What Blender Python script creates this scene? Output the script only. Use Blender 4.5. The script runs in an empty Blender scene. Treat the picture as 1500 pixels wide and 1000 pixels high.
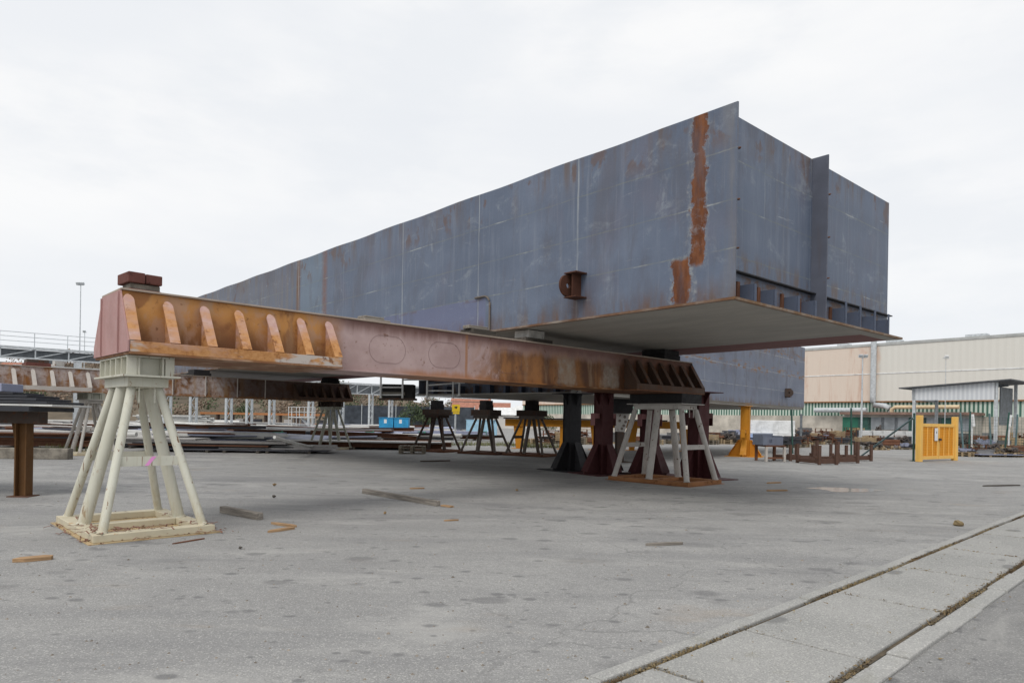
import bpy, math, random
from mathutils import Vector, Matrix
random.seed(7)
rnd = random.random
def U(a, b): return a + (b - a) * rnd()
sc = bpy.context.scene
COL = sc.collection
PI = math.pi

# ------------------------------------------------------------------ camera
EYE = 1.65
ROLL = math.radians(1.0)
cR, sR = math.cos(ROLL), math.sin(ROLL)
VR = Vector((cR, 0, sR)); VU = Vector((-sR, 0, cR)); VF = Vector((0, 1, 0))
AX = 615.0
cd = bpy.data.cameras.new('camera'); cam = bpy.data.objects.new('camera', cd); COL.objects.link(cam)
cd.sensor_width = 36; cd.lens = 24; cd.shift_y = (AX - 500) / 1500.0
cd.clip_start = 0.1; cd.clip_end = 3000
cam.matrix_world = Matrix(((VR.x, VU.x, -VF.x, 0), (VR.y, VU.y, -VF.y, 0), (VR.z, VU.z, -VF.z, EYE), (0, 0, 0, 1)))
sc.camera = cam
def ray(px, py): return VF + VR * ((px - 750) / 1000.0) + VU * ((AX - py) / 1000.0)
def G(px, py, z=0.0):
    d = ray(px, py); t = (z - EYE) / d.z
    return Vector((d.x * t, d.y * t, z))
def P(px, py, Y):
    d = ray(px, py); return Vector((d.x * Y, Y, EYE + d.z * Y))
def X(px, Y): return (px - 750) / 1000.0 * Y

# ------------------------------------------------------------------ materials
class MT:
    def __init__(s, name):
        s.m = bpy.data.materials.new(name); s.m.use_nodes = True
        s.nt = s.m.node_tree; s.n = s.nt.nodes; s.L = s.nt.links
        s.b = s.n['Principled BSDF']
        s._co = None; s._xyz = None
    def new(s, t): return s.n.new(t)
    def put(s, sock, v):
        if v is None: return
        if hasattr(v, 'is_output'): s.L.new(v, sock)
        else:
            if isinstance(v, (tuple, list)) and len(v) == 3 and sock.type == 'RGBA': v = (*v, 1)
            sock.default_value = v
    @property
    def co(s):
        if s._co is None: s._co = s.new('ShaderNodeTexCoord').outputs['Object']
        return s._co
    def xyz(s, i):
        if s._xyz is None:
            n = s.new('ShaderNodeSeparateXYZ'); s.L.new(s.co, n.inputs[0]); s._xyz = n.outputs
        return s._xyz[i]
    def vec(s, scale=(1, 1, 1), off=(0, 0, 0), src=None):
        n = s.new('ShaderNodeVectorMath'); n.operation = 'MULTIPLY_ADD'
        s.L.new(src or s.co, n.inputs[0])
        if isinstance(scale, (int, float)): scale = (scale,) * 3
        n.inputs[1].default_value = scale; n.inputs[2].default_value = off
        return n.outputs[0]
    def noise(s, scale=1.0, detail=4, rough=0.55, off=0.0, dist=0.0, src=None):
        n = s.new('ShaderNodeTexNoise'); n.inputs['Scale'].default_value = 1.0
        n.inputs['Detail'].default_value = detail; n.inputs['Roughness'].default_value = rough
        n.inputs['Distortion'].default_value = dist
        s.L.new(s.vec(scale, (off, off * 1.7, off * 0.6), src), n.inputs['Vector'])
        return n.outputs['Fac']
    def vor(s, scale=1.0, off=0.0, feature='F1', out='Distance', rand=1.0, src=None):
        n = s.new('ShaderNodeTexVoronoi'); n.feature = feature; n.inputs['Scale'].default_value = 1.0
        n.inputs['Randomness'].default_value = rand
        s.L.new(s.vec(scale, (off, off * 1.7, off * 0.6), src), n.inputs['Vector'])
        return n.outputs[out]
    def M(s, op, a, b=None, c=None, clamp=False):
        n = s.new('ShaderNodeMath'); n.operation = op; n.use_clamp = clamp
        s.put(n.inputs[0], a); s.put(n.inputs[1], b)
        if c is not None: s.put(n.inputs[2], c)
        return n.outputs[0]
    def ss(s, x, lo, hi, a=0.0, b=1.0):
        n = s.new('ShaderNodeMapRange'); n.interpolation_type = 'SMOOTHSTEP'
        if lo > hi: lo, hi, a, b = hi, lo, b, a
        s.put(n.inputs[0], x)
        for i, v in zip((1, 2, 3, 4), (lo, hi, a, b)): n.inputs[i].default_value = v
        return n.outputs[0]
    def mix(s, f, a, b, mode='MIX'):
        n = s.new('ShaderNodeMix'); n.data_type = 'RGBA'; n.blend_type = mode
        s.put(n.inputs[0], f); s.put(n.inputs[6], a); s.put(n.inputs[7], b)
        return n.outputs[2]
    def mul(s, *a):
        r = a[0]
        for x in a[1:]: r = s.M('MULTIPLY', r, x)
        return r
    def mx(s, *a):
        r = a[0]
        for x in a[1:]: r = s.M('MAXIMUM', r, x)
        return r
    def band(s, x, lo, hi, soft):
        return s.mul(s.ss(x, lo - soft, lo + soft), s.ss(x, hi + soft, hi - soft))
    def line(s, x, x0, w):
        return s.ss(s.M('ABSOLUTE', s.M('SUBTRACT', x, x0)), w, w * 0.35)
    def bump(s, h, strength=0.3, dist=0.01):
        n = s.new('ShaderNodeBump'); n.inputs['Strength'].default_value = strength
        n.inputs['Distance'].default_value = dist
        s.put(n.inputs['Height'], h); s.L.new(n.outputs[0], s.b.inputs['Normal'])
    def rand(s):
        return s.new('ShaderNodeObjectInfo').outputs['Random']
    def out(s, col, rough=0.7, spec=0.3, metal=0.0):
        s.put(s.b.inputs['Base Color'], col); s.put(s.b.inputs['Roughness'], rough)
        s.put(s.b.inputs['Specular IOR Level'], spec); s.put(s.b.inputs['Metallic'], metal)
        return s.m

def hexl(r, g, b):
    f = lambda c: ((c / 255.0 + 0.055) / 1.055) ** 2.4 if c > 10 else c / 255.0 / 12.92
    return (f(r), f(g), f(b))
RUST_D = (0.075, 0.030, 0.016); RUST_M = (0.17, 0.062, 0.024); RUST_O = (0.36, 0.155, 0.05)

def paint(name, base, rust=0.35, scale=1.0, rough=0.6, dirt=0.3, rcol=RUST_M, var=0.0, streak=0.4, spec=0.3):
    """painted steel with dirt, vertical streaks and rust chips"""
    t = MT(name)
    n1 = t.noise((1.3 * scale,) * 3, 5, 0.6, 3.1)
    n2 = t.noise((7 * scale, 7 * scale, 0.8 * scale), 4, 0.6, 9.0)
    n3 = t.noise((5 * scale,) * 3, 8, 0.7, 17.0)
    c = t.mix(t.ss(n1, 0.3, 0.7, 0, dirt), base, tuple(x * 0.55 for x in base))
    c = t.mix(t.ss(n2, 0.52, 0.72, 0, streak), c, tuple(x * 0.6 + y * 0.25 for x, y in zip(base, rcol)))
    if rust > 0:
        k = 0.78 - 0.42 * rust
        c = t.mix(t.ss(n3, k, k + 0.07), c, rcol)
        c = t.mix(t.ss(t.M('ADD', n3, t.M('MULTIPLY', n1, 0.3)), k + 0.22, k + 0.3), c, tuple(x * 0.5 for x in rcol))
    if var > 0:
        r = t.M('MULTIPLY_ADD', t.rand(), var * 2, 1 - var)
        v = t.new('ShaderNodeVectorMath'); v.operation = 'SCALE'
        t.L.new(c, v.inputs[0]); t.L.new(r, v.inputs['Scale']); c = v.outputs[0]
    t.bump(n3, 0.25, 0.006)
    return t.out(c, t.ss(n3, 0.3, 0.7, rough - 0.1, rough + 0.2), spec)

def plain(name, base, rough=0.7, amp=0.35, scale=3.0, spec=0.3, var=0.0, metal=0.0):
    t = MT(name)
    n = t.noise(scale, 6, 0.65, 2.0)
    c = t.mix(t.ss(n, 0.3, 0.7), tuple(x * (1 - amp) for x in base), tuple(min(1, x * (1 + amp * 0.6)) for x in base))
    if var > 0:
        r = t.M('MULTIPLY_ADD', t.rand(), var * 2, 1 - var)
        v = t.new('ShaderNodeVectorMath'); v.operation = 'SCALE'
        t.L.new(c, v.inputs[0]); t.L.new(r, v.inputs['Scale']); c = v.outputs[0]
    t.bump(n, 0.2, 0.01)
    return t.out(c, rough, spec, metal)

def wood(name, base, axis=0):
    t = MT(name)
    sc_ = [30, 30, 30]; sc_[axis] = 1.6
    g = t.noise(tuple(sc_), 5, 0.65, 4.0)
    n = t.noise(2.0, 4, 0.6, 8.0)
    c = t.mix(t.ss(g, 0.35, 0.65), tuple(x * 0.6 for x in base), tuple(x * 1.15 for x in base))
    c = t.mix(t.ss(n, 0.45, 0.7, 0, 0.5), c, tuple(x * 0.5 for x in base))
    t.bump(g, 0.4, 0.006)
    return t.out(c, 0.85, 0.2)

def hull_paint(name, face='side', seams_u=(), seams_z=(0.79, 1.58, 2.41), patch=False, variant=1):
    t = MT(name)
    u = t.xyz(0 if face == 'side' else 1); z = t.xyz(2)
    wob = t.M('MULTIPLY_ADD', t.noise((2.2,) * 3, 3, 0.5, 5.0), 0.05, -0.025)
    uw = t.M('ADD', u, wob); zw = t.M('ADD', z, t.M('MULTIPLY', wob, 0.6))
    base = (0.118, 0.148, 0.212) if variant == 1 else (0.16, 0.185, 0.25)
    n1 = t.noise((0.5, 0.5, 0.5), 5, 0.6, 1.0)
    st = t.noise((4.5, 4.5, 0.35), 5, 0.65, 7.0)
    st2 = t.noise((16, 16, 0.6), 3, 0.6, 27.0)
    fine = t.noise((9,) * 3, 7, 0.7, 13.0)
    c = t.mix(t.ss(n1, 0.3, 0.7), tuple(x * 0.84 for x in base), (base[0] * 1.16, base[1] * 1.13, base[2] * 1.08))
    c = t.mix(t.ss(st, 0.5, 0.75, 0, 0.45), c, (0.20, 0.225, 0.275))
    c = t.mix(t.ss(st2, 0.55, 0.78, 0, 0.3), c, (0.22, 0.24, 0.28))
    # purple bare primer zones and brown film
    pz = t.noise((0.8, 0.8, 0.5), 4, 0.6, 41.0)
    c = t.mix(t.ss(pz, 0.52, 0.72, 0, 0.45), c, (0.135, 0.128, 0.165))
    br = t.noise((3.2, 3.2, 0.5), 6, 0.65, 55.0)
    zone = t.mx(t.mul(t.ss(z, 0.55, 0.0), 0.8), t.ss(z, 2.2, 3.2, 0, 0.75))
    c = t.mix(t.mul(t.ss(br, 0.47, 0.70), zone), c, (0.125, 0.085, 0.062))
    if patch:
        # cleaner violet lower strake left of the drain pipe
        pv = t.mul(t.ss(u, 6.36, 6.42), t.ss(z, 0.79, 0.775), t.ss(u, 24, 18))
        c = t.mix(t.mul(pv, 0.75), c, (0.135, 0.15, 0.245))
        # replaced plate, rust seam
        c = t.mix(t.mul(t.band(u, 14.75, 16.5, 0.04), 0.5), c, (0.16, 0.215, 0.27))
        c = t.mix(t.mul(t.ss(u, 16.5, 16.7), t.ss(st, 0.4, 0.65, 0.15, 0.7)), c, (0.15, 0.135, 0.13))
        c = t.mix(t.mul(t.band(uw, 14.55, 14.85, 0.12), t.ss(fine, 0.3, 0.6, 0.35, 0.9)), c, (0.17, 0.10, 0.085))
        c = t.mix(t.mul(t.band(uw, 16.6, 16.85, 0.06), t.ss(br, 0.35, 0.6, 0.4, 1)), c, (0.14, 0.075, 0.045))
    brk = t.noise((2.3,) * 3, 4, 0.65, 21.0)
    # welds
    v = None
    for i, s0 in enumerate(seams_u):
        l = t.line(uw, s0, 0.022 if i % 2 else 0.03)
        v = l if v is None else t.mx(v, l)
    h = None
    for s0 in seams_z:
        l = t.line(zw, s0, 0.017); h = l if h is None else t.mx(h, l)
    if v is not None:
        lv = 0.42 if face == 'end' else 1.0
        wz = t.ss(t.noise((1.5, 1.5, 0.45), 4, 0.65, 29.0), 0.40, 0.64, 0.10 * lv, 0.62 * lv)
        c = t.mix(t.mul(v, wz), c, (0.36, 0.38, 0.39))
    if h is not None:
        if variant == 2: c = t.mix(t.mul(h, t.ss(brk, 0.36, 0.62, 0.2, 0.9)), c, (0.40, 0.41, 0.41))
        else:
            c = t.mix(t.mul(h, t.ss(brk, 0.3, 0.6, 0.1, 0.45)), c, (0.19, 0.205, 0.17))
            hk = t.noise((0.8, 0.8, 1.5), 4, 0.7, 47.0)
            c = t.mix(t.mul(h, t.ss(hk, 0.52, 0.64, 0, 0.55)), c, (0.42, 0.44, 0.44))
            # rust weeping from the welds
            c = t.mix(t.mul(t.line(t.M('ADD', zw, 0.03), seams_z[0], 0.06), t.ss(hk, 0.46, 0.36, 0, 0.4)), c, (0.14, 0.09, 0.06))
    # loose white scuffs
    sf = t.noise((0.7, 0.7, 9.0), 3, 0.6, 63.0)
    c = t.mix(t.mul(t.ss(sf, 0.66, 0.74, 0, 0.6), t.ss(brk, 0.45, 0.6)), c, (0.38, 0.40, 0.41))
    sv = t.noise((6.0, 6.0, 0.5), 4, 0.7, 83.0, 0.6)
    c = t.mix(t.mul(t.ss(sv, 0.63, 0.74, 0, 0.5), t.ss(n1, 0.45, 0.6)), c, (0.33, 0.36, 0.38))
    if patch or variant == 2:
        rs = t.noise((2.0, 2.0, 6.0), 5, 0.65, 71.0)
        if variant == 2:
            rz = t.band(z, 1.75, 2.15, 0.15)
            rz = t.mx(rz, t.band(z, 2.9, 3.3, 0.2))
            c = t.mix(t.mul(t.ss(rs, 0.52, 0.62), rz), c, (0.21, 0.115, 0.055))
    # top blotches of rust
    tb = t.noise((2.6, 2.6, 1.5), 4, 0.6, 91.0)
    c = t.mix(t.mul(t.ss(tb, 0.58, 0.66, 0, 0.7), t.ss(z, 2.3, 2.8)), c, (0.12, 0.075, 0.06))
    if face == 'end':
        c = t.mix(t.mul(t.band(z, 0.50, 0.85, 0.15), t.ss(t.noise((3.5, 3.5, 0.8), 6, 0.7, 151.0), 0.44, 0.62, 0, 0.8)), c, (0.135, 0.10, 0.085))
        c = t.mix(t.mul(t.ss(z, 0.50, 0.46), t.ss(t.noise((2.5, 2.5, 3), 5, 0.7, 161.0), 0.46, 0.60, 0, 0.85)), c, (0.13, 0.07, 0.04))
    bottom_drip = t.mul(t.ss(z, 0.42, 0.0), t.ss(t.noise((2.4, 2.4, 0.5), 7, 0.72, 113.0), 0.42, 0.66))
    c = t.mix(t.mul(bottom_drip, 0.85), c, (0.13, 0.075, 0.05))
    rough = t.ss(n1, 0.3, 0.7, 0.5, 0.68)
    if patch:
        eu = t.M('ADD', u, t.M('MULTIPLY_ADD', t.noise((4.5, 4.5, 3.0), 8, 0.74, 33.0), 0.5, -0.25))
        ez = t.M('ADD', z, t.M('MULTIPLY_ADD', t.noise((3,) * 3, 5, 0.6, 35.0), 0.3, -0.15))
        p1 = t.mul(t.band(eu, 0.58, 0.83, 0.022), t.ss(ez, 0.58, 0.66))
        p2 = t.mul(t.band(eu, 0.86, 1.20, 0.022), t.ss(ez, 0.78, 0.72))
        p1o = t.mul(t.band(eu, 0.53, 0.90, 0.05), t.ss(ez, 0.55, 0.62))
        p2o = t.mul(t.band(eu, 0.75, 1.27, 0.03), t.ss(ez, 0.84, 0.76))
        c = t.mix(t.mul(t.mx(p1o, p2o), t.ss(fine, 0.45, 0.65, 0.1, 0.75)), c, (0.30, 0.31, 0.31))
        pr = t.mx(p1, p2)
        rc = t.mix(t.ss(t.noise((5, 5, 1.2), 6, 0.65, 88.0), 0.35, 0.7), (0.095, 0.032, 0.014), (0.215, 0.08, 0.03))
        c = t.mix(pr, c, rc)
        # stain under the lifting lug
        lu = t.mul(t.ss(t.M('ABSOLUTE', t.M('SUBTRACT', u, 3.45)), 0.55, 0.1), t.ss(z, 0.75, 0.3), t.ss(st, 0.35, 0.6))
        c = t.mix(t.mul(lu, 0.75), c, (0.10, 0.06, 0.05))
        ed = t.mul(t.ss(u, 0.5, 0.0), t.ss(st, 0.4, 0.65))
        c = t.mix(t.mul(ed, 0.6), c, (0.16, 0.15, 0.145))
        rough = t.mx(rough, t.M('MULTIPLY', pr, 0.9))
    hb = t.M('ADD', t.M('MULTIPLY', fine, 0.15), t.noise((0.55, 0.55, 0.8), 2, 0.5, 77.0))
    if v is not None:
        hb = t.M('ADD', hb, t.M('MULTIPLY', v, 0.12))
    # chalky smears
    ch = t.noise((1.1, 1.1, 1.6), 7, 0.72, 101.0, 0.8)
    c = t.mix(t.mul(t.ss(ch, 0.54, 0.70, 0, 0.5), t.ss(fine, 0.3, 0.6)), c, (0.27, 0.30, 0.33))
    cd_ = t.noise((0.9, 0.9, 0.3), 6, 0.7, 131.0, 0.5)
    c = t.mix(t.ss(cd_, 0.50, 0.66, 0, 0.5), c, (0.095, 0.095, 0.115))
    wv = t.M('MULTIPLY', t.M('SINE', t.M('MULTIPLY', z, 7.95)), 0.10)
    wu = t.M('MULTIPLY', t.M('SINE', t.M('MULTIPLY', u, 3.8)), 0.10)
    hb = t.M('ADD', hb, t.M('ADD', wv, wu))
    t.bump(hb, 0.45, 0.07)
    return t.out(c, rough, 0.32)

def hull_bottom(name, red_lo=None, flip=1):
    t = MT(name)
    n = t.noise((0.7, 2.5, 1), 5, 0.6, 3.0); s = t.noise((1.2, 14, 1), 4, 0.6, 8.0)
    c = t.mix(t.ss(n, 0.3, 0.7), (0.30, 0.288, 0.262), (0.37, 0.35, 0.315))
    c = t.mix(t.ss(s, 0.45, 0.7, 0, 0.3), c, (0.24, 0.215, 0.185))
    y = t.xyz(1); x = t.xyz(0)
    if red_lo is not None:
        d = t.M('MULTIPLY', y, flip)
        m = t.mul(t.ss(d, red_lo, red_lo + 0.015), t.ss(x, 0.30, 0.315))
        c = t.mix(m, c, t.mix(t.ss(n, 0.3, 0.7), (0.16, 0.055, 0.052), (0.20, 0.075, 0.068)))
        e = t.ss(d, 0.10, 0.02)
        c = t.mix(t.mul(e, t.ss(s, 0.3, 0.6, 0.4, 1)), c, (0.14, 0.07, 0.035))
        e2 = t.ss(x, 0.07, 0.01)
        c = t.mix(t.mul(e2, t.ss(n, 0.3, 0.6, 0.5, 1)), c, (0.16, 0.085, 0.035))
    t.bump(n, 0.15, 0.02)
    return t.out(c, 0.6, 0.3)

def beam_mat(name, mode):
    """mode 1 - near girder, mode 2 - far girder; object x runs along the girder"""
    t = MT(name)
    x = t.xyz(0); z = t.xyz(2)
    st = t.noise((4, 4, 0.5), 6, 0.65, 2.0); n = t.noise((1.4,) * 3, 5, 0.6, 6.0)
    fi = t.noise((6,) * 3, 8, 0.7, 14.0); bl = t.noise((2.2, 2.2, 1.6), 5, 0.6, 23.0, 0.5)
    pink = t.mix(t.ss(n, 0.3, 0.7), (0.39, 0.275, 0.262), (0.50, 0.375, 0.36))
    ora = t.mix(t.ss(t.noise((0.9, 0.9, 1.4), 4, 0.55, 23.0), 0.34, 0.66), (0.55, 0.27, 0.085), (0.40, 0.19, 0.075))
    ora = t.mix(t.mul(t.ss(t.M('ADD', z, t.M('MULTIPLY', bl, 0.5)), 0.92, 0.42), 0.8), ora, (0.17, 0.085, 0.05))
    ora = t.mix(t.ss(bl, 0.50, 0.62, 0, 0.65), ora, (0.44, 0.28, 0.20))
    ora = t.mix(t.ss(bl, 0.47, 0.36, 0, 0.7), ora, (0.24, 0.10, 0.045))
    ora = t.mix(t.ss(st, 0.5, 0.72, 0, 0.75), ora, (0.40, 0.26, 0.15))
    dn = t.noise((1.5, 1.5, 0.8), 5, 0.6, 44.0, 0.3)
    dark = t.mix(t.ss(dn, 0.36, 0.62), (0.105, 0.045, 0.022), (0.31, 0.135, 0.042))
    dark = t.mix(t.ss(fi, 0.58, 0.72, 0, 0.5), dark, (0.09, 0.04, 0.022))
    dark = t.mix(t.ss(st, 0.54, 0.70, 0, 0.6), dark, (0.38, 0.26, 0.16))
    if mode == 1:
        xw = t.M('ADD', x, t.M('MULTIPLY_ADD', bl, 0.8, -0.4))
        c = t.mix(t.ss(xw, 3.0, 3.5), ora, pink)
        # darker brown towards the top of the pink run
        zz = t.M('ADD', z, t.M('MULTIPLY_ADD', st, 0.35, -0.17))
        c = t.mix(t.mul(t.ss(zz, 0.60, 0.86, 0, 0.85), t.ss(x, 3.2, 3.6)), c, (0.17, 0.085, 0.07))
        c = t.mix(t.mul(t.ss(zz, 0.16, 0.02, 0, 0.7), t.ss(x, 4.2, 5)), c, (0.36, 0.16, 0.06))
        g = t.M('ADD', t.ss(x, 5.6, 9.6, 0, 0.75), t.M('MULTIPLY_ADD', t.noise((1.3, 1.3, 0.9), 7, 0.70, 31.0, 0.6), 2.2, -0.98))
        g = t.M('ADD', g, t.M('MULTIPLY', t.ss(x, 6, 8), t.M('MULTIPLY_ADD', st, 0.7, -0.35)))
        gz = t.mul(t.ss(g, -0.05, 0.30), t.ss(zz, 0.86, 0.55), t.ss(xw, 5.9, 7.2), 0.95)
        c = t.mix(gz, c, dark)
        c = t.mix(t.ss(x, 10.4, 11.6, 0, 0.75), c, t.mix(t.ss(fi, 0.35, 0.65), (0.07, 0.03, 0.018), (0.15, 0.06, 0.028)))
        for lo, hi, zt in ((8.82, 9.42, 0.66), (10.42, 11.05, 0.60)):
            pm = t.mul(t.band(t.M('ADD', x, t.M('MULTIPLY_ADD', t.noise((3, 3, 1.2), 5, 0.7, 57.0), 0.6, -0.3)), lo, hi, 0.10), t.ss(zz, zt + 0.1, zt - 0.1), t.ss(zz, 0.0, 0.12))
            c = t.mix(t.mul(pm, t.ss(fi, 0.3, 0.6, 0.85, 0.4)), c, (0.38, 0.34, 0.29))
        wl = t.line(t.M('ADD', x, t.M('MULTIPLY_ADD', fi, 0.04, -0.02)), 6.15, 0.05)
        c = t.mix(t.mul(wl, t.ss(st, 0.3, 0.6, 0.3, 0.9)), c, (0.36, 0.17, 0.08))
    else:
        pale = t.mix(t.ss(fi, 0.35, 0.65), (0.50, 0.44, 0.42), (0.36, 0.26, 0.22))
        c = t.mix(t.ss(bl, 0.36, 0.56), dark, pale)
        c = t.mix(t.ss(st, 0.52, 0.68, 0, 0.8), c, (0.40, 0.24, 0.12))
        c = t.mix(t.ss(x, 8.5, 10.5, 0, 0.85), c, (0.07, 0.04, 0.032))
        c = t.mix(t.mul(t.ss(z, 0.14, 0.02), t.ss(fi, 0.35, 0.6)), c, (0.30, 0.15, 0.06))
    c = t.mix(t.mul(t.ss(fi, 0.60, 0.68), 0.7), c, (0.15, 0.065, 0.03))
    t.bump(fi, 0.25, 0.008)
    return t.out(c, 0.72, 0.25)

M_hullside = hull_paint('hull side paint', 'side', (3.5, 6.68, 10.0, 13.4, 16.7, 20.0, 23.3, 26.6, 30.0), patch=True)
M_hullend = hull_paint('hull end paint', 'end', (-1.45, -3.2, -4.9), (0.79, 1.62, 2.41))
M_hull2 = hull_paint('far hull paint', 'side', (2.0, 5.3, 7.0, 8.6, 10.3, 12, 13.6, 15.2, 16.9, 18.5, 20.2, 21.8, 23.4), (0.95, 1.9, 2.85), variant=2)
M_hull2end = hull_paint('far hull end paint', 'end', (1.5, 3.0, 4.8), (1.0,), variant=1)
M_bot1 = hull_bottom('hull bottom paint', 5.65, -1)
M_bot2 = hull_bottom('far hull bottom paint')
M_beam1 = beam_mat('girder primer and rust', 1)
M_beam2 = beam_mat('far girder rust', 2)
def gusmat():
    t = MT('gusset primer and rust'); z = t.xyz(2)
    n = t.noise((0.9, 0.9, 2.5), 5, 0.65, 5.0); f = t.noise((9,) * 3, 6, 0.7, 15.0); b = t.noise((1.1, 3, 3), 4, 0.6, 33.0)
    pk = t.mix(t.ss(f, 0.35, 0.65), (0.44, 0.27, 0.24), (0.52, 0.36, 0.31)); org = t.mix(t.ss(f, 0.35, 0.65), (0.52, 0.27, 0.11), (0.40, 0.18, 0.06))
    c = t.mix(t.ss(t.M('ADD', n, t.M('MULTIPLY_ADD', z, -0.25, 0.1)), 0.36, 0.58), pk, org)
    c = t.mix(t.mul(t.ss(b, 0.52, 0.6), t.ss(z, 0.2, 0.17)), c, (0.50, 0.45, 0.41))
    c = t.mix(t.mul(t.ss(f, 0.55, 0.68), t.ss(n, 0.4, 0.6)), c, (0.16, 0.07, 0.035))
    t.bump(f, 0.25, 0.008); return t.out(c, 0.7, 0.25)
M_gus1 = gusmat()
M_coverweld = paint('pink weld seam', (0.24, 0.15, 0.145), 0.3, 2.0)
M_baseplate = paint('rust stained base plate', (0.46, 0.35, 0.20), 0.5, 1.0, 0.75, 0.5, (0.34, 0.16, 0.055))
M_flange = paint('skylight tinted flange edge', (0.40, 0.33, 0.27), 0.4, 1.5, 0.8, 0.4, (0.22, 0.10, 0.05))  # skylight on the girder's top edge painted in as a paler colour, plus rust
M_pinkend = paint('end plate primer', (0.43, 0.25, 0.235), 0.14, 1.0, 0.6, 0.35, RUST_M)
M_gus2 = paint('pale gusset', (0.50, 0.46, 0.42), 0.25, 1.2, 0.7, 0.3, RUST_M)
M_gusdark = paint('dark brown gusset', (0.10, 0.06, 0.042), 0.5, 1.2, 0.75, 0.4, RUST_M)  # dark brown with rust chips, for the right-hand girder heads
M_cream = paint('cream paint', (0.545, 0.535, 0.435), 0.24, 1.1, 0.55, 0.3, (0.26, 0.16, 0.08), streak=0.5)
def creammat():
    t = MT('cream paint'); n = t.noise((1.4,) * 3, 5, 0.6, 3.0); f = t.noise((6,) * 3, 7, 0.7, 17.0); st = t.noise((14, 14, 1.0), 5, 0.7, 9.0); sc = t.noise((26, 26, 1.6), 3, 0.6, 29.0); gt = t.noise((1.1, 1.1, 0.7), 3, 0.6, 51.0); z = t.xyz(2)
    c = t.mix(t.ss(n, 0.3, 0.7), (0.51, 0.505, 0.425), (0.59, 0.585, 0.505))
    c = t.mix(t.ss(st, 0.50, 0.72, 0, 0.5), c, (0.40, 0.36, 0.26))
    c = t.mix(t.mul(t.ss(sc, 0.60, 0.65), t.ss(gt, 0.50, 0.58)), c, (0.20, 0.11, 0.06))
    c = t.mix(t.ss(f, 0.64, 0.70, 0, 0.85), c, (0.30, 0.17, 0.08))
    c = t.mix(t.mul(t.ss(z, 0.75, 0.1, 0, 0.6), t.ss(st, 0.35, 0.6)), c, (0.42, 0.36, 0.24))
    t.bump(f, 0.2, 0.006); return t.out(c, 0.55, 0.3)
M_cream = creammat()
M_creambase = paint('cream base paint', (0.56, 0.51, 0.38), 0.42, 0.8, 0.6, 0.4, (0.40, 0.21, 0.08))
M_grey = paint('worn grey white paint', (0.50, 0.475, 0.44), 0.45, 1.3, 0.7, 0.5, (0.12, 0.07, 0.05))
M_olive = paint('grey green paint', (0.36, 0.36, 0.30), 0.2, 1.2, 0.65, 0.4, (0.16, 0.10, 0.06))
M_drust = paint('dark rusted steel', (0.075, 0.055, 0.045), 0.55, 1.4, 0.8, 0.4, (0.11, 0.05, 0.03))
M_drustpale = paint('weathered brown grey steel', (0.17, 0.145, 0.125), 0.45, 1.6, 0.8, 0.5, (0.12, 0.06, 0.04))
M_black = paint('black steel', (0.022, 0.021, 0.022), 0.15, 1.4, 0.75, 0.3, (0.05, 0.03, 0.02))
M_slate = paint('slate black paint', (0.028, 0.028, 0.031), 0.15, 1.0, 0.6, 0.3, (0.08, 0.05, 0.04))
M_navy = paint('navy steel', (0.085, 0.105, 0.155), 0.2, 1.2, 0.6, 0.4, (0.12, 0.06, 0.03))
M_lug = paint('dark rusted lug', (0.085, 0.035, 0.022), 0.45, 1.5, 0.85, 0.5, (0.16, 0.06, 0.025))
M_maroon = paint('maroon primer', (0.075, 0.022, 0.023), 0.12, 1.0, 0.6, 0.35, (0.07, 0.03, 0.025))
M_pinkprimer = paint('pink primer', (0.32, 0.15, 0.15), 0.15, 1.0, 0.6, 0.3)
M_yellow = paint('orange yellow paint', (0.56, 0.235, 0.018), 0.12, 1.2, 0.55, 0.3, (0.22, 0.10, 0.03))
M_gate = paint('gate yellow paint', (0.80, 0.47, 0.06), 0.05, 1.0, 0.5, 0.15, (0.4, 0.25, 0.1))
M_gatepost = paint('pale yellow paint', (0.80, 0.48, 0.12), 0.08, 1.0, 0.5, 0.2, (0.4, 0.28, 0.14))
M_gatemesh = paint('gate panel yellow', (0.72, 0.30, 0.012), 0.04, 1.0, 0.5, 0.2, (0.4, 0.25, 0.1))
M_rust = paint('brown rust', (0.15, 0.068, 0.04), 0.45, 1.3, 0.85, 0.5, (0.10, 0.04, 0.022), var=0.25)
M_rustbase = paint('orange rust', (0.30, 0.14, 0.06), 0.5, 1.3, 0.85, 0.5, (0.16, 0.07, 0.03))
M_ochre = paint('ochre rust', (0.135, 0.066, 0.024), 0.45, 1.2, 0.8, 0.5, (0.12, 0.05, 0.02))
M_rustblock = paint('red brown block', (0.135, 0.052, 0.042), 0.5, 1.5, 0.8, 0.4, (0.07, 0.03, 0.025))
M_wood = wood('weathered timber', (0.26, 0.235, 0.205), 0)
M_wooddark = wood('dark timber', (0.085, 0.075, 0.065), 0)
M_clod = plain('earth clod', (0.25, 0.17, 0.09), 0.9, 0.4, 20)
M_woodnew = wood('split orange wood', (0.42, 0.27, 0.15), 0)
M_pallet = wood('pallet wood', (0.42, 0.32, 0.20), 0)
M_palletgrey = wood('grey pallet wood', (0.26, 0.225, 0.175), 0)
M_conc = plain('concrete', (0.36, 0.35, 0.33), 0.9, 0.3, 5)
M_concdark = plain('mossy concrete', (0.21, 0.19, 0.16), 0.95, 0.45, 4)
M_bluesteel = paint('blue grey steel plate', (0.30, 0.325, 0.43), 0.2, 0.8, 0.5, 0.35, RUST_M, var=0.3)
M_greysteel = paint('grey steel plate', (0.34, 0.33, 0.32), 0.3, 0.8, 0.6, 0.4, RUST_M, var=0.4)
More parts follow.
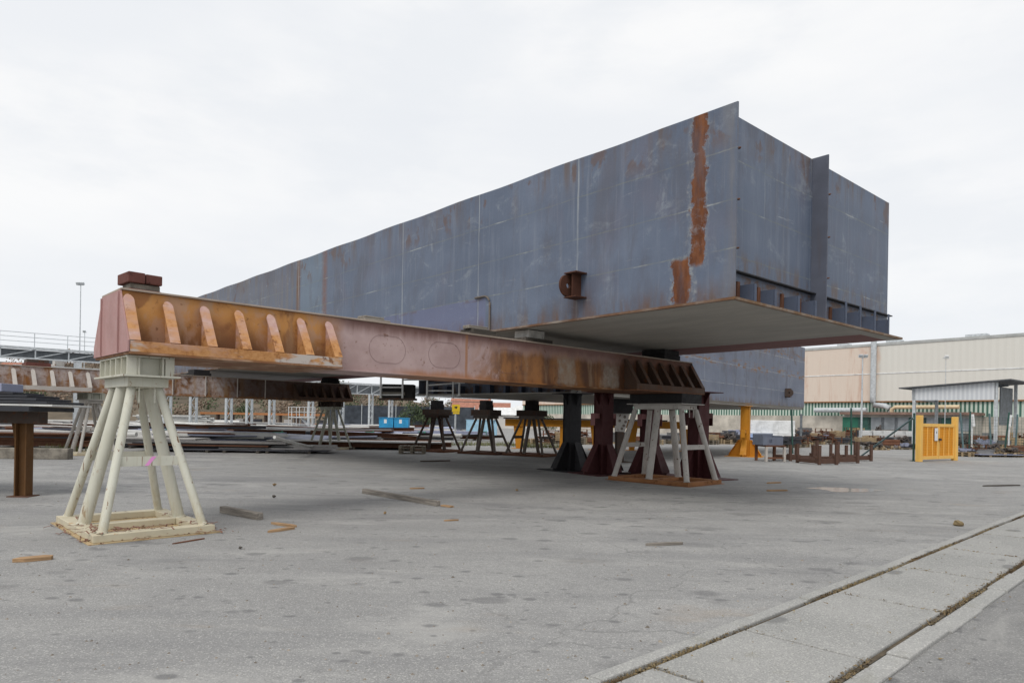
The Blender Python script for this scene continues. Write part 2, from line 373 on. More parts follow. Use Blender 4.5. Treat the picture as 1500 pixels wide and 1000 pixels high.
M_darksteel = paint('dark steel plate', (0.06, 0.063, 0.075), 0.2, 0.8, 0.55, 0.35, RUST_D, var=0.4)
M_palesteel = paint('pale steel plate', (0.62, 0.62, 0.60), 0.12, 0.8, 0.6, 0.3, RUST_M, var=0.15)
M_orangerack = paint('orange rack', (0.35, 0.15, 0.06), 0.3, 1.0, 0.7, 0.3, RUST_M, var=0.2)
M_green = plain('green cap', (0.03, 0.28, 0.16), 0.5, 0.3, 6)
M_galv = plain('galvanised steel', (0.50, 0.53, 0.55), 0.55, 0.2, 4, 0.35)
M_galvdark = plain('dark galvanised steel', (0.16, 0.175, 0.19), 0.6, 0.3, 3)
M_white = plain('white paint', (0.72, 0.73, 0.73), 0.6, 0.2, 2)
M_bin = plain('blue bin', (0.03, 0.27, 0.52), 0.5, 0.25, 2)
M_paleblue = plain('pale blue sheet', (0.32, 0.52, 0.66), 0.6, 0.2, 2)
M_tarp = plain('blue tarp', (0.25, 0.34, 0.55), 0.6, 0.3, 2)
M_fence = plain('green fence steel', (0.035, 0.09, 0.075), 0.6, 0.3, 3)
M_fence2 = plain('grey green fence steel', (0.12, 0.19, 0.20), 0.6, 0.3, 3)
M_signy = plain('sign yellow', (0.75, 0.52, 0.03), 0.5, 0.1, 2)
M_signk = plain('sign black', (0.03, 0.03, 0.025), 0.5, 0.1, 2)
M_roofgrey = plain('roof sheet', (0.10, 0.105, 0.115), 0.6, 0.3, 2)
M_roofred = plain('red tile roof', (0.36, 0.16, 0.11), 0.8, 0.4, 3)
M_glass = plain('window glass', (0.06, 0.07, 0.08), 0.15, 0.2, 2, 0.5)
M_net = plain('dark netting', (0.055, 0.065, 0.08), 0.8, 0.4, 1)
M_bark = plain('bark', (0.12, 0.09, 0.065), 0.9, 0.4, 6)
M_pinkpaint = plain('pink spray', (0.75, 0.30, 0.62), 0.6, 0.15, 12)

def leafmat(name, a, b):
    t = MT(name); n = t.noise((0.6,) * 3, 3, 0.6, 2.0); f = t.noise((4,) * 3, 3, 0.6, 9.0)
    c = t.mix(t.ss(t.M('ADD', t.M('MULTIPLY', n, 0.6), t.M('MULTIPLY', f, 0.4)), 0.35, 0.65), a, b)
    return t.out(c, 0.8, 0.2)
M_leaf = leafmat('green leaves', (0.04, 0.062, 0.032), (0.11, 0.14, 0.075))
M_leafbrown = leafmat('autumn leaves', (0.15, 0.11, 0.085), (0.30, 0.225, 0.165))
M_grass = leafmat('grass', (0.09, 0.11, 0.035), (0.24, 0.23, 0.11))
M_drygrass = leafmat('dry weeds', (0.10, 0.065, 0.035), (0.28, 0.22, 0.12))

def asphalt(name, base=0.30, spots=True):
    t = MT(name)
    big = t.noise((0.12, 0.12, 0.12), 5, 0.6, 1.0); mid = t.noise((0.7, 0.7, 0.7), 5, 0.62, 4.0)
    # soft streaks across the yard, roughly along the girders
    mp = t.new('ShaderNodeMapping'); t.L.new(t.co, mp.inputs[0]); mp.inputs['Rotation'].default_value = (0, 0, math.radians(18))
    mp.inputs['Scale'].default_value = (0.22, 1.4, 1)
    sn = t.new('ShaderNodeTexNoise'); sn.inputs['Scale'].default_value = 1; sn.inputs['Detail'].default_value = 5; t.L.new(mp.outputs[0], sn.inputs['Vector'])
    strk = sn.outputs['Fac']
    fine = t.noise((75,) * 3, 5, 0.8, 7.0); agg = t.vor((110,) * 3, 3.0, 'F1', 'Color'); gri = t.noise((14,) * 3, 5, 0.75, 27.0)
    sep = t.new('ShaderNodeSeparateXYZ'); t.L.new(agg, sep.inputs[0])
    b = base
    c = t.mix(t.ss(big, 0.3, 0.7), (b * 0.88, b * 0.87, b * 0.85), (b * 1.13, b * 1.12, b * 1.09))
    c = t.mix(t.ss(gri, 0.40, 0.66, 0, 0.55), c, (b * 0.72, b * 0.715, b * 0.70))
    c = t.mix(t.ss(mid, 0.40, 0.66, 0, 0.6), c, (b * 0.76, b * 0.755, b * 0.75))
    c = t.mix(t.ss(strk, 0.48, 0.68, 0, 0.65), c, (b * 0.70, b * 0.70, b * 0.705))
    c = t.mix(t.ss(strk, 0.45, 0.28, 0, 0.35), c, (b * 1.2, b * 1.19, b * 1.16))
    c = t.mix(t.ss(fine, 0.44, 0.68, 0, 0.85), c, (b * 0.5, b * 0.495, b * 0.48))
    c = t.mix(t.ss(sep.outputs[0], 0.80, 0.97, 0, 0.40), c, (min(0.62, b * 1.95), min(0.61, b * 1.92), min(0.57, b * 1.8)))
    if spots:
        oil = t.noise((0.30, 0.75, 1), 6, 0.68, 97.0, 0.7)
        c = t.mix(t.ss(oil, 0.54, 0.70, 0, 0.55), c, (b * 0.55, b * 0.55, b * 0.56))
        pale = t.noise((0.4, 0.9, 1), 6, 0.7, 117.0, 0.5)
        c = t.mix(t.ss(pale, 0.53, 0.68, 0, 0.5), c, (b * 1.28, b * 1.26, b * 1.2))
        wv = t.noise((2.5,) * 3, 3, 0.6, 19.0)
        for scl, thr, off, k, el in ((1.1, 0.19, 2.0, 0.65, 1.6), (2.1, 0.17, 13.0, 0.75, 1.4), (0.42, 0.20, 31.0, 0.45, 2.0), (3.6, 0.16, 43.0, 0.7, 1.3), (0.75, 0.15, 53.0, 0.6, 1.5)):
            vd = t.vor((scl, scl * el, 1), off); gate = t.noise((0.35, 0.35, 1), 2, 0.5, off + 3)
            d = t.M('ADD', vd, t.M('MULTIPLY_ADD', wv, 0.30, -0.15))
            c = t.mix(t.mul(t.ss(d, thr, thr * 0.45, 0, k * 0.8), t.ss(gate, 0.36, 0.46)), c, (b * 0.36, b * 0.36, b * 0.37))
        ru = t.noise((0.5, 1.3, 1), 6, 0.65, 61.0)
        c = t.mix(t.ss(ru, 0.6, 0.76, 0, 0.28), c, (0.30, 0.235, 0.17))
        # thin cracks
        cw = t.noise((1.1,) * 3, 4, 0.6, 70.0); 
        src = t.new('ShaderNodeVectorMath'); src.operation = 'ADD'; t.L.new(t.co, src.inputs[0])
        cb = t.new('ShaderNodeCombineXYZ'); t.L.new(cw, cb.inputs[0]); t.L.new(mid, cb.inputs[1]); t.L.new(cb.outputs[0], src.inputs[1])
        ce = t.vor((0.22, 0.22, 0.22), 5.0, 'DISTANCE_TO_EDGE', 'Distance', src=src.outputs[0])
        c = t.mix(t.mul(t.ss(ce, 0.003, 0.001), t.ss(big, 0.5, 0.6, 0, 0.35)), c, (b * 0.35,) * 3)
    t.bump(t.M('ADD', fine, t.M('MULTIPLY', sep.outputs[0], 0.6)), 0.5, 0.006)
    return t.out(c, t.ss(mid, 0.3, 0.7, 0.78, 0.95), 0.25)
M_asph = asphalt('yard asphalt', 0.312)
M_road = asphalt('road asphalt', 0.265)
def slabmat(name, b, seed):
    t = MT(name)
    n = t.noise((1.2,) * 3, 5, 0.6, seed); fine = t.noise((75,) * 3, 5, 0.8, seed + 7)
    agg = t.vor((110,) * 3, seed, 'F1', 'Color'); sep = t.new('ShaderNodeSeparateXYZ'); t.L.new(agg, sep.inputs[0])
    c = t.mix(t.ss(n, 0.3, 0.7), (b * 0.88, b * 0.88, b * 0.85), (b * 1.08, b * 1.07, b * 1.03))
    c = t.mix(t.ss(fine, 0.42, 0.7, 0, 0.7), c, (b * 0.5, b * 0.49, b * 0.46))
    c = t.mix(t.ss(sep.outputs[0], 0.8, 0.97, 0, 0.5), c, (b * 1.7, b * 1.68, b * 1.55))
    vd = t.vor((1.0, 1.6, 1), seed + 5); wv = t.noise((3,) * 3, 3, 0.6, seed + 9)
    d = t.M('ADD', vd, t.M('MULTIPLY_ADD', wv, 0.3, -0.15))
    c = t.mix(t.ss(d, 0.16, 0.08, 0, 0.6), c, (b * 0.4,) * 3)
    mo = t.noise((2.2,) * 3, 5, 0.65, seed + 15)
    c = t.mix(t.ss(mo, 0.58, 0.75, 0, 0.35), c, (b * 0.6, b * 0.58, b * 0.45))
    t.bump(t.M('ADD', fine, sep.outputs[0]), 0.5, 0.006)
    return t.out(c, 0.9, 0.2)
M_slab = slabmat('pavement slab', 0.34, 3.0)
M_kerb = slabmat('kerb concrete', 0.36, 11.0)
M_soil = plain('joint soil', (0.10, 0.08, 0.055), 0.95, 0.5, 9)

# ------------------------------------------------------------------ mesh helper
class MB:
    def __init__(s): s.v = []; s.f = []; s.sm = []
    def add(s, vs, fs, smooth=False):
        o = len(s.v); s.v += [Vector(p) for p in vs]
        for f in fs: s.f.append([i + o for i in f]); s.sm.append(smooth)
        return s
    def box(s, c, d, rz=0.0, M=None):
        x, y, z = d[0] / 2, d[1] / 2, d[2] / 2
        vs = [Vector((a, b, e)) for e in (-z, z) for a, b in ((-x, -y), (x, -y), (x, y), (-x, y))]
        if M is not None: vs = [M @ p for p in vs]
        elif rz:
            R = Matrix.Rotation(rz, 3, 'Z'); vs = [R @ p for p in vs]
        c = Vector(c)
        return s.add([p + c for p in vs], [(3, 2, 1, 0), (4, 5, 6, 7), (0, 1, 5, 4), (1, 2, 6, 5), (2, 3, 7, 6), (3, 0, 4, 7)])
    def bb(s, x0, x1, y0, y1, z0, z1):
        return s.box(((x0 + x1) / 2, (y0 + y1) / 2, (z0 + z1) / 2), (abs(x1 - x0), abs(y1 - y0), abs(z1 - z0)))
    def prism(s, poly, ext):
        """closed planar polygon (3d points) extruded by vector ext"""
        n = len(poly); e = Vector(ext)
        a = [Vector(p) for p in poly]; b = [p + e for p in a]
        fs = [list(range(n))[::-1], list(range(n, 2 * n))] + [(i, (i + 1) % n, n + (i + 1) % n, n + i) for i in range(n)]
        return s.add(a + b, fs)
    def tube(s, p0, p1, r0, r1=None, n=14, caps=True):
        p0 = Vector(p0); p1 = Vector(p1); r1 = r0 if r1 is None else r1
        d = (p1 - p0).normalized(); a = d.orthogonal().normalized(); b = d.cross(a)
        vs = []
        for p, r in ((p0, r0), (p1, r1)):
            for i in range(n):
                t = 2 * PI * i / n; vs.append(p + (a * math.cos(t) + b * math.sin(t)) * r)
        s.add(vs, [(i, (i + 1) % n, n + (i + 1) % n, n + i) for i in range(n)], True)
        if caps: s.add(vs, [list(range(n))[::-1], list(range(n, 2 * n))])
        return s
    def path(s, pts, r, n=10):
        pts = [Vector(p) for p in pts]
        rings = []
        for i, p in enumerate(pts):
            d = (pts[min(i + 1, len(pts) - 1)] - pts[max(i - 1, 0)]).normalized()
            ref = Vector((0, 0, 1)) if abs(d.z) < 0.95 else Vector((1, 0, 0))
            a = d.cross(ref).normalized(); b = d.cross(a)
            rings.append([p + (a * math.cos(2 * PI * k / n) + b * math.sin(2 * PI * k / n)) * r for k in range(n)])
        vs = [q for R in rings for q in R]; fs = []
        for i in range(len(pts) - 1):
            for k in range(n): fs.append((i * n + k, i * n + (k + 1) % n, (i + 1) * n + (k + 1) % n, (i + 1) * n + k))
        s.add(vs, fs, True); s.add(vs, [list(range(n))[::-1], [len(vs) - n + k for k in range(n)]])
        return s
    def bar(s, p0, p1, w, h):
        p0 = Vector(p0); p1 = Vector(p1); d = (p1 - p0); L = d.length; d.normalize()
        ref = Vector((0, 0, 1)) if abs(d.z) < 0.98 else Vector((0, 1, 0))
        y = ref.cross(d).normalized(); z = d.cross(y)
        M = Matrix((d, y, z)).transposed()
        return s.box((p0 + p1) / 2, (L, w, h), M=M)
    def build(s, name, mat, parent=None, bevel=0.0, loc=None, rz=0.0):
        me = bpy.data.meshes.new(name); me.from_pydata([tuple(p) for p in s.v], [], s.f)
        me.polygons.foreach_set('use_smooth', s.sm); me.materials.append(mat); me.update()
        o = bpy.data.objects.new(name, me); COL.objects.link(o)
        if parent is not None: o.parent = parent
        if loc is not None: o.location = loc
        if rz: o.rotation_euler = (0, 0, rz)
        if bevel > 0:
            b = o.modifiers.new('bevel', 'BEVEL'); b.width = bevel; b.segments = 2; b.limit_method = 'ANGLE'; b.angle_limit = math.radians(40)
        return o

def tag(o, label=None, cat=None, group=None, kind=None):
    if label: o['label'] = label
    if cat: o['category'] = cat
    if group: o['group'] = group
    if kind: o['kind'] = kind
    return o
def thing(name, label, cat, loc=(0, 0, 0), rz=0.0, group=None):
    o = bpy.data.objects.new(name, None); COL.objects.link(o); o.empty_display_size = 0.3
    o.location = loc; o.rotation_euler = (0, 0, rz)
    return tag(o, label, cat, group)
def kids(o): return [c for c in ALLKIDS(o)]
def ALLKIDS(o): return [c for c in bpy.data.objects if c.parent == o]
def dup(o, loc, rz=None, label=None, group=None):
    c = o.copy(); COL.objects.link(c); c.location = loc
    if rz is not None: c.rotation_euler = (0, 0, rz)
    if label: c['label'] = label
    if group: c['group'] = group
    for ch in ALLKIDS(o):
        k = ch.copy(); COL.objects.link(k); k.parent = c
        for g in ALLKIDS(ch):
            q = g.copy(); COL.objects.link(q); q.parent = k
    return c
def struct(o): o['kind'] = 'structure'; return o

# ------------------------------------------------------------------ world and sun
w = bpy.data.worlds.new('World'); sc.world = w; w.use_nodes = True
nt = w.node_tree; N = nt.nodes; LK = nt.links
bg = N['Background']; bg.inputs['Strength'].default_value = 0.085
SUN_EL, SUN_AZ = math.radians(52), math.radians(205)
sky = N.new('ShaderNodeTexSky'); sky.sky_type = 'NISHITA'; sky.sun_disc = False
sky.sun_elevation = SUN_EL; sky.sun_rotation = SUN_AZ; sky.dust_density = 2.0
tc = N.new('ShaderNodeTexCoord')
def wnoise(scale, detail, off, rough=0.55):
    m = N.new('ShaderNodeMapping'); LK.new(tc.outputs['Generated'], m.inputs[0]); m.inputs['Scale'].default_value = scale; m.inputs['Location'].default_value = (off, off * 2, off)
    n = N.new('ShaderNodeTexNoise'); n.inputs['Scale'].default_value = 1; n.inputs['Detail'].default_value = detail; n.inputs['Roughness'].default_value = rough
    LK.new(m.outputs[0], n.inputs['Vector']); return n.outputs['Fac']
def wrange(x, a, b, c, d):
    n = N.new('ShaderNodeMapRange'); n.interpolation_type = 'SMOOTHSTEP'; LK.new(x, n.inputs[0])
    for i, v in zip((1, 2, 3, 4), (a, b, c, d)): n.inputs[i].default_value = v
    return n.outputs[0]
def wmix(f, a, b):
    n = N.new('ShaderNodeMix'); n.data_type = 'RGBA'
    for s, v in ((n.inputs[0], f), (n.inputs[6], a), (n.inputs[7], b)):
        if hasattr(v, 'is_output'): LK.new(v, s)
        else: s.default_value = v if not isinstance(v, tuple) else (*v, 1)
    return n.outputs[2]
c1 = wnoise((1.6, 1.6, 5.0), 5, 3.3); c2 = wnoise((3.2, 3.2, 9.0), 6, 8.1)
cl = wmix(wrange(c1, 0.35, 0.65, 0, 1), (8.95, 9.15, 9.45), (10.05, 10.05, 10.05))
cl = wmix(wrange(c2, 0.45, 0.66, 0, 0.7), cl, (8.55, 8.82, 9.2))
sp = N.new('ShaderNodeSeparateXYZ'); LK.new(tc.outputs['Generated'], sp.inputs[0])
cl = wmix(wrange(sp.outputs[2], 0.30, 0.0, 0, 0.55), cl, (8.5, 8.85, 9.3))
fin = wmix(0.95, sky.outputs[0], cl)
LK.new(fin, bg.inputs['Color'])
ld = bpy.data.lights.new('sun', 'SUN'); ld.energy = 1.5; ld.angle = math.radians(30); ld.color = (1.0, 0.96, 0.9)
sun = bpy.data.objects.new('sun', ld); COL.objects.link(sun)
sd = Vector((math.sin(SUN_AZ) * math.cos(SUN_EL), math.cos(SUN_AZ) * math.cos(SUN_EL), math.sin(SUN_EL)))
sun.rotation_euler = sd.to_track_quat('Z', 'Y').to_euler()
sc.view_settings.view_transform = 'Standard'; sc.view_settings.look = 'None'; sc.view_settings.exposure = 0.234; sc.view_settings.gamma = 1
sc.cycles.use_denoising = True
sc.cycles.max_bounces = 6

# ------------------------------------------------------------------ ground, kerbs, pavement
m = MB(); m.add([(-700, -60, 0), (700, -60, 0), (700, 900, 0), (-700, 900, 0)], [(0, 1, 2, 3)])
struct(m.build('ground', M_asph))

def gl(px0, py0, px1, py1):
    a = G(px0, py0); b = G(px1, py1); return a, (b - a).normalized()
# kerb direction from the photograph, on the ground
kA = G(862, 1000); kB = G(1500, 750.6); kd = (kB - kA).normalized(); kn = Vector((kd.y, -kd.x, 0))   # kn points to the road side
ka = math.atan2(kd.y, kd.x)
def koff(px, py): return (G(px, py) - kA).dot(kn)
def kalong(px, py): return (G(px, py) - kA).dot(kd)
o1 = 0.0
o2 = (koff(910, 1000) + koff(1218, 871.6)) / 2
o3 = koff(1390, 893.6)
o4 = koff(1412, 887)
o5 = koff(1447, 889)
KORIG = kA
def kobj(mb, name, mat, bevel=0.0):
    return mb.build(name, mat, None, bevel, loc=KORIG, rz=ka)
# local: x along the kerb, y = -offset to the road side
m = MB(); x = -6.0
while x < 80:
    L = 1.0; m.bb(x + 0.004, x + L - 0.004, -o2 + 0.02 + U(-0.008, 0.006), -o1 + U(-0.008, 0.008), -0.1, 0.045 + U(-0.006, 0.008)); x += L
struct(kobj(m, 'kerb', M_kerb, 0.012))
m = MB(); js = sorted([kalong(959, 984), kalong(1095, 929), kalong(1231.6, 873), kalong(1333, 835.5), kalong(1385.6, 805.6)])
st_ = 1.9
edges = [js[0] - 2 * st_, js[0] - st_] + js
e = js[-1]
while e < 80: e += st_; edges.append(e)
for a, b in zip(edges[:-1], edges[1:]):
    z = 0.035 + U(-0.006, 0.006)
    m.bb(a + 0.016, b - 0.016, -o3 + 0.0, -o2 - 0.03, -0.1, z)
struct(kobj(m, 'pavement', M_slab, 0.012))
m = MB(); x = -6.0
while x < 80:
    m.bb(x + 0.005, x + 1.0 - 0.005, -o5 + U(-0.01, 0.01), -o4 + U(-0.015, 0.01), -0.1, 0.03 + U(-0.006, 0.006)); x += 1.0
struct(kobj(m, 'road_edging', M_kerb, 0.012))
m = MB(); m.add([(-8, -o4 + 0.01, 0.012), (80, -o4 + 0.01, 0.012), (80, -o1 - 0.02, 0.012), (-8, -o1 - 0.02, 0.012)], [(0, 1, 2, 3)])
struct(kobj(m, 'joint_soil', M_soil))
m = MB(); m.add([(-10, -40, 0.008), (90, -40, 0.008), (90, -o5 - 0.01, 0.008), (-10, -o5 - 0.01, 0.008)], [(0, 1, 2, 3)])
struct(kobj(m, 'road', M_road))
# weeds in the joints
m = MB()
def tuft(x, y, z, h, n):
    for _ in range(n):
        a = U(0, 2 * PI); r = U(0, 0.02); l = U(0.4, 1) * h; q = Vector((x + r * math.cos(a), y + r * math.sin(a), z))
        t = q + Vector((math.cos(a) * l * 0.7, math.sin(a) * l * 0.7, l * U(0.2, 0.8)))
        s = Vector((-math.sin(a), math.cos(a), 0)) * U(0.003, 0.007)
        m.add([q - s, q + s, t + s * 0.3, t - s * 0.3], [(0, 1, 2, 3)])
for i in range(3600):
    x = U(-1, 14) if i % 4 else U(-1, 40)
    if i % 7 == 0: x = random.choice(edges[:14]) + U(-0.012, 0.012); y = U(-o3, -o2)
    elif i % 2: y = -o2 + U(-0.03, 0.014)
    else: y = -U(o3 - 0.005, o4 + 0.005)
    if math.sin(x * 2.1) + math.sin(x * 0.9 + 2) + U(-1, 1) < -0.3: continue
    tuft(x, y, 0.012, U(0.02, 0.06), 5)
    for _ in range(2):
        q = Vector((x + U(-.05, .05), y + U(-.02, .02), 0.03)); s = U(0.006, 0.02)
        m.add([q + Vector((U(-s, s), U(-s, s), U(0, s))) for _ in range(4)], [(0, 1, 2, 3)])
tag(kobj(m, 'weeds', M_drygrass), kind='stuff')

# ------------------------------------------------------------------ hull sections
HB = EYE + 2.05
HULL1 = (Vector((3.55, 11.0, HB)), math.atan2(0.753, -0.659))
h1 = thing('hull_section', 'huge blue-grey steel hull section with rust-brown strip, overhanging on the girders', 'hull section', HULL1[0], HULL1[1])
LH, WH, HH = 38.0, 7.1, 3.15
def top1(u): return HH + 0.0105 * min(u, 28) - 0.0009 * max(0, u - 28) ** 2 + 0.012 * math.sin(u * 1.9) * (u > 1)
TH = 0.035
# near side plate
m = MB(); us = [i * 0.5 for i in range(int(LH / 0.5) + 1)]
def plate_strip(m, us, topf, y0, y1, z0=0.0):
    vs = []
    for u in us: vs += [(u, y0, z0), (u, y1, z0), (u, y1, topf(u)), (u, y0, topf(u))]
    fs = []
    for i in range(len(us) - 1):
        a = 4 * i; b = a + 4
        fs += [(a, b, b + 1, a + 1)[::-1], (a + 1, b + 1, b + 2, a + 2)[::-1], (a + 2, b + 2, b + 3, a + 3)[::-1], (a + 3, b + 3, b, a)[::-1]]
    fs += [(0, 1, 2, 3)[::-1], (len(vs) - 4, len(vs) - 3, len(vs) - 2, len(vs) - 1)]
    m.add(vs, fs)
plate_strip(m, us, top1, -TH, 0.0); m.build('side_plate', M_hullside, h1)
m = MB(); plate_strip(m, [0.3] + us[1:], top1, -WH, -WH + TH); m.build('side_plate', M_hullside, h1)
m = MB(); m.bb(-0.03, LH, -WH - 0.03, 0.03, -0.045, -0.003); m.build('bottom_plate', M_bot1, h1)
# recessed end bulkhead, two panels, and the longitudinal web between them
YC = -3.28
m = MB(); m.bb(0.30, 0.33, YC + 0.02, -TH - 0.002, 0.0, HH); m.build('bulkhead', M_hullend, h1)
m = MB(); m.bb(0.30, 0.33, -WH + TH + 0.002, YC - 0.02, 0.0, HH); m.build('bulkhead', M_hullend, h1)
m = MB(); m.bb(0.0, LH - 0.1, YC - 0.018, YC + 0.018, 0.0, HH + 0.02); m.build('longitudinal_web', paint('web paint', (0.105, 0.115, 0.15), 0.25, 0.9, 0.6, 0.5, (0.11, 0.075, 0.06), streak=0.7), h1)
m = MB(); m.bb(LH - 0.4, LH - 0.37, -WH + TH + 0.002, YC - 0.02, 0, HH - 0.1); m.bb(LH - 0.4, LH - 0.37, YC + 0.02, -TH - 0.002, 0, HH - 0.1); m.build('bulkhead', M_hullend, h1)
m = MB(); m.bb(0.33, LH - 0.4, -WH + TH + 0.002, YC - 0.02, HH - 0.14, HH - 0.11); m.bb(0.33, LH - 0.4, YC + 0.02, -TH - 0.002, HH - 0.14, HH - 0.11); m.build('deck_plate', M_hullend, h1)
# ledge
for a, b in ((YC + 0.02, -TH - 0.002), (-WH - 0.02, YC - 0.02)):
    m = MB(); m.bb(0.19, 0.298, a, b, 0.50, 0.52); m.build('ledge', M_slate, h1)
# protruding stiffener ends under the ledge
for i, y in enumerate((-0.62, -1.3, -2.15, -2.82, -4.15, -4.85, -5.6, -6.35)):
    m = MB(); hh_ = 0.30 if i < 4 else 0.33
    m.bb(0.02, 0.298, y - 0.012, y + 0.012, 0.0, hh_)
    m.bb(0.0, 0.018, y - 0.07, y - 0.0, 0.0, hh_ + (0.0 if i < 4 else 0.12))
    st_end = m.build('stiffener', M_navy, h1)
    m = MB(); m.bb(0.262, 0.296, y + 0.013, y + 0.10, 0.02, 0.36); m.build('rusty_bracket', M_rust, st_end)
# little stiffener tips along the plate edges
for yy in (-TH, YC - 0.018):
    for z in (0.79, 1.58, 2.41):
        m = MB(); m.prism([(0.0, yy - 0.003, z), (-0.035, yy - 0.03, z), (0.0, yy - 0.075, z), (0.3, yy - 0.075, z), (0.3, yy - 0.003, z)], (0, 0, 0.014)); m.build('stiffener_tip', M_rust, h1)
# lifting lug
def lug(parent, u, z, s, out, mat, k=1.0):
    m = MB(); pts = [(u, 0, z - 0.17 * k)]
    n = 12
    for i in range(n + 1):
        a = -PI / 2 + PI * i / n
        pts.append((u, out * (0.17 * k + 0.17 * k * math.cos(a)), z + 0.17 * k * math.sin(a)))
    pts.append((u, 0, z + 0.17 * k))
    # ring plate with an eye
    ring_o = []; 
    for i in range(28):
        a = 2 * PI * i / 28; ring_o.append(Vector((u, out * (0.19 * k + 0.042 * k * math.cos(a)), z + 0.042 * k * math.sin(a))))
    outer = []
    for i in range(28):
        a = 2 * PI * i / 28; ca, sa = math.cos(a), math.sin(a)
        yy = 0.19 * k + 0.175 * k * ca; zz = 0.175 * k * sa
        if ca < 0: yy = max(0.0, 0.19 * k + 0.27 * k * ca); zz = 0.175 * k * max(-1, min(1, sa * 1.25))
        outer.append(Vector((u, out * yy, z + zz)))
    for dx in (0.0, 0.05):
        o = len(m.v); D = Vector((dx, 0, 0))
        m.add([p + D for p in outer] + [p + D for p in ring_o], [(i, (i + 1) % 28, 28 + (i + 1) % 28, 28 + i) for i in range(28)])
    D = Vector((0.05, 0, 0))
    m.add([p for p in outer] + [p + D for p in outer], [(i, (i + 1) % 28, 28 + (i + 1) % 28, 28 + i) for i in range(28)])
    m.add([p for p in ring_o] + [p + D for p in ring_o], [(i, (i + 1) % 28, 28 + (i + 1) % 28, 28 + i) for i in range(28)])
    o_ = m.build('lifting_lug', mat, parent)
    m = MB()
    for zz in (z + 0.18 * k, z - 0.2 * k):
        m.bb(u - s * 0.22 * k, u + 0.05, out * 0.002, out * 0.25 * k, zz, zz + 0.022)
    m.bb(u - s * 0.1 * k, u - s * 0.08 * k, out * 0.002, out * 0.2 * k, z - 0.178 * k, z + 0.178 * k)
    m.build('lug_stiffener', mat, o_)
lug(h1, 3.5, 0.62, 1, 1, M_lug, 1.25)
# bent pipe at the foot of the side
m = MB(); pts = [(6.75, 0.03, 0.80), (6.45, 0.03, 0.80)] + [(6.42 - 0.22 * math.sin(a), 0.03, 0.58 + 0.22 * math.cos(a)) for a in [i * PI / 2 / 6 for i in range(7)]] + [(6.2, 0.03, 0.0)]
m.path(pts, 0.022, 10); m.build('drain_pipe', M_drustpale, h1)

# far hull
ang2 = math.atan2(0.77, 0.64)
h2 = thing('hull_section', 'second blue-grey hull section with white weld lines, standing behind on pillars', 'hull section', (2.04, 22.8, EYE + 0.98), ang2)
L2, W2, H2 = 24.8, 7.6, 3.75
m = MB(); m.bb(0, L2, 0, TH, 0.10, H2); m.build('side_plate', M_hull2, h2)
m = MB(); m.prism([(0, 0.0, 0.098), (0, 0.10, 0.0), (0, 0.13, 0.02), (0, 0.035, 0.11)], (L2, 0, 0)); m.build('bilge_strake', M_bot2, h2)
m = MB(); m.bb(0, L2, W2 - TH, W2, 0.0, H2); m.build('side_plate', M_hull2, h2)
m = MB(); m.bb(-0.03, L2 + 0.03, 0.10, W2 + 0.03, -0.045, -0.004); m.build('bottom_plate', M_bot2, h2)
m = MB(); m.bb(L2 - 0.06, L2 - 0.02, TH + 0.003, W2 - TH - 0.003, 0.0, H2); m.build('bulkhead', M_hull2end, h2)
m = MB(); m.bb(0.3, 0.34, TH + 0.003, W2 - TH - 0.003, 0.0, H2); m.build('bulkhead', M_hull2end, h2)
m = MB(); m.bb(0.36, L2 - 0.08, TH + 0.003, W2 - TH - 0.003, H2 - 0.1, H2 - 0.06); m.build('deck_plate', M_hull2end, h2)
m = MB(); m.bb(0.02, 0.298, TH + 0.003, W2 - 0.05, 0.50, 0.53); m.build('ledge', M_slate, h2)
for i in range(9):
    y = 0.8 + i * 0.75; m = MB(); m.bb(0.03, 0.296, y - 0.012, y + 0.012, 0.0, 0.3); m.bb(0.01, 0.03, y - 0.05, y + 0.05, 0.0, 0.3); m.build('stiffener', M_navy, h2)
lug(h2, 21.2, 0.85, -1, -1, M_drust, 1.3)

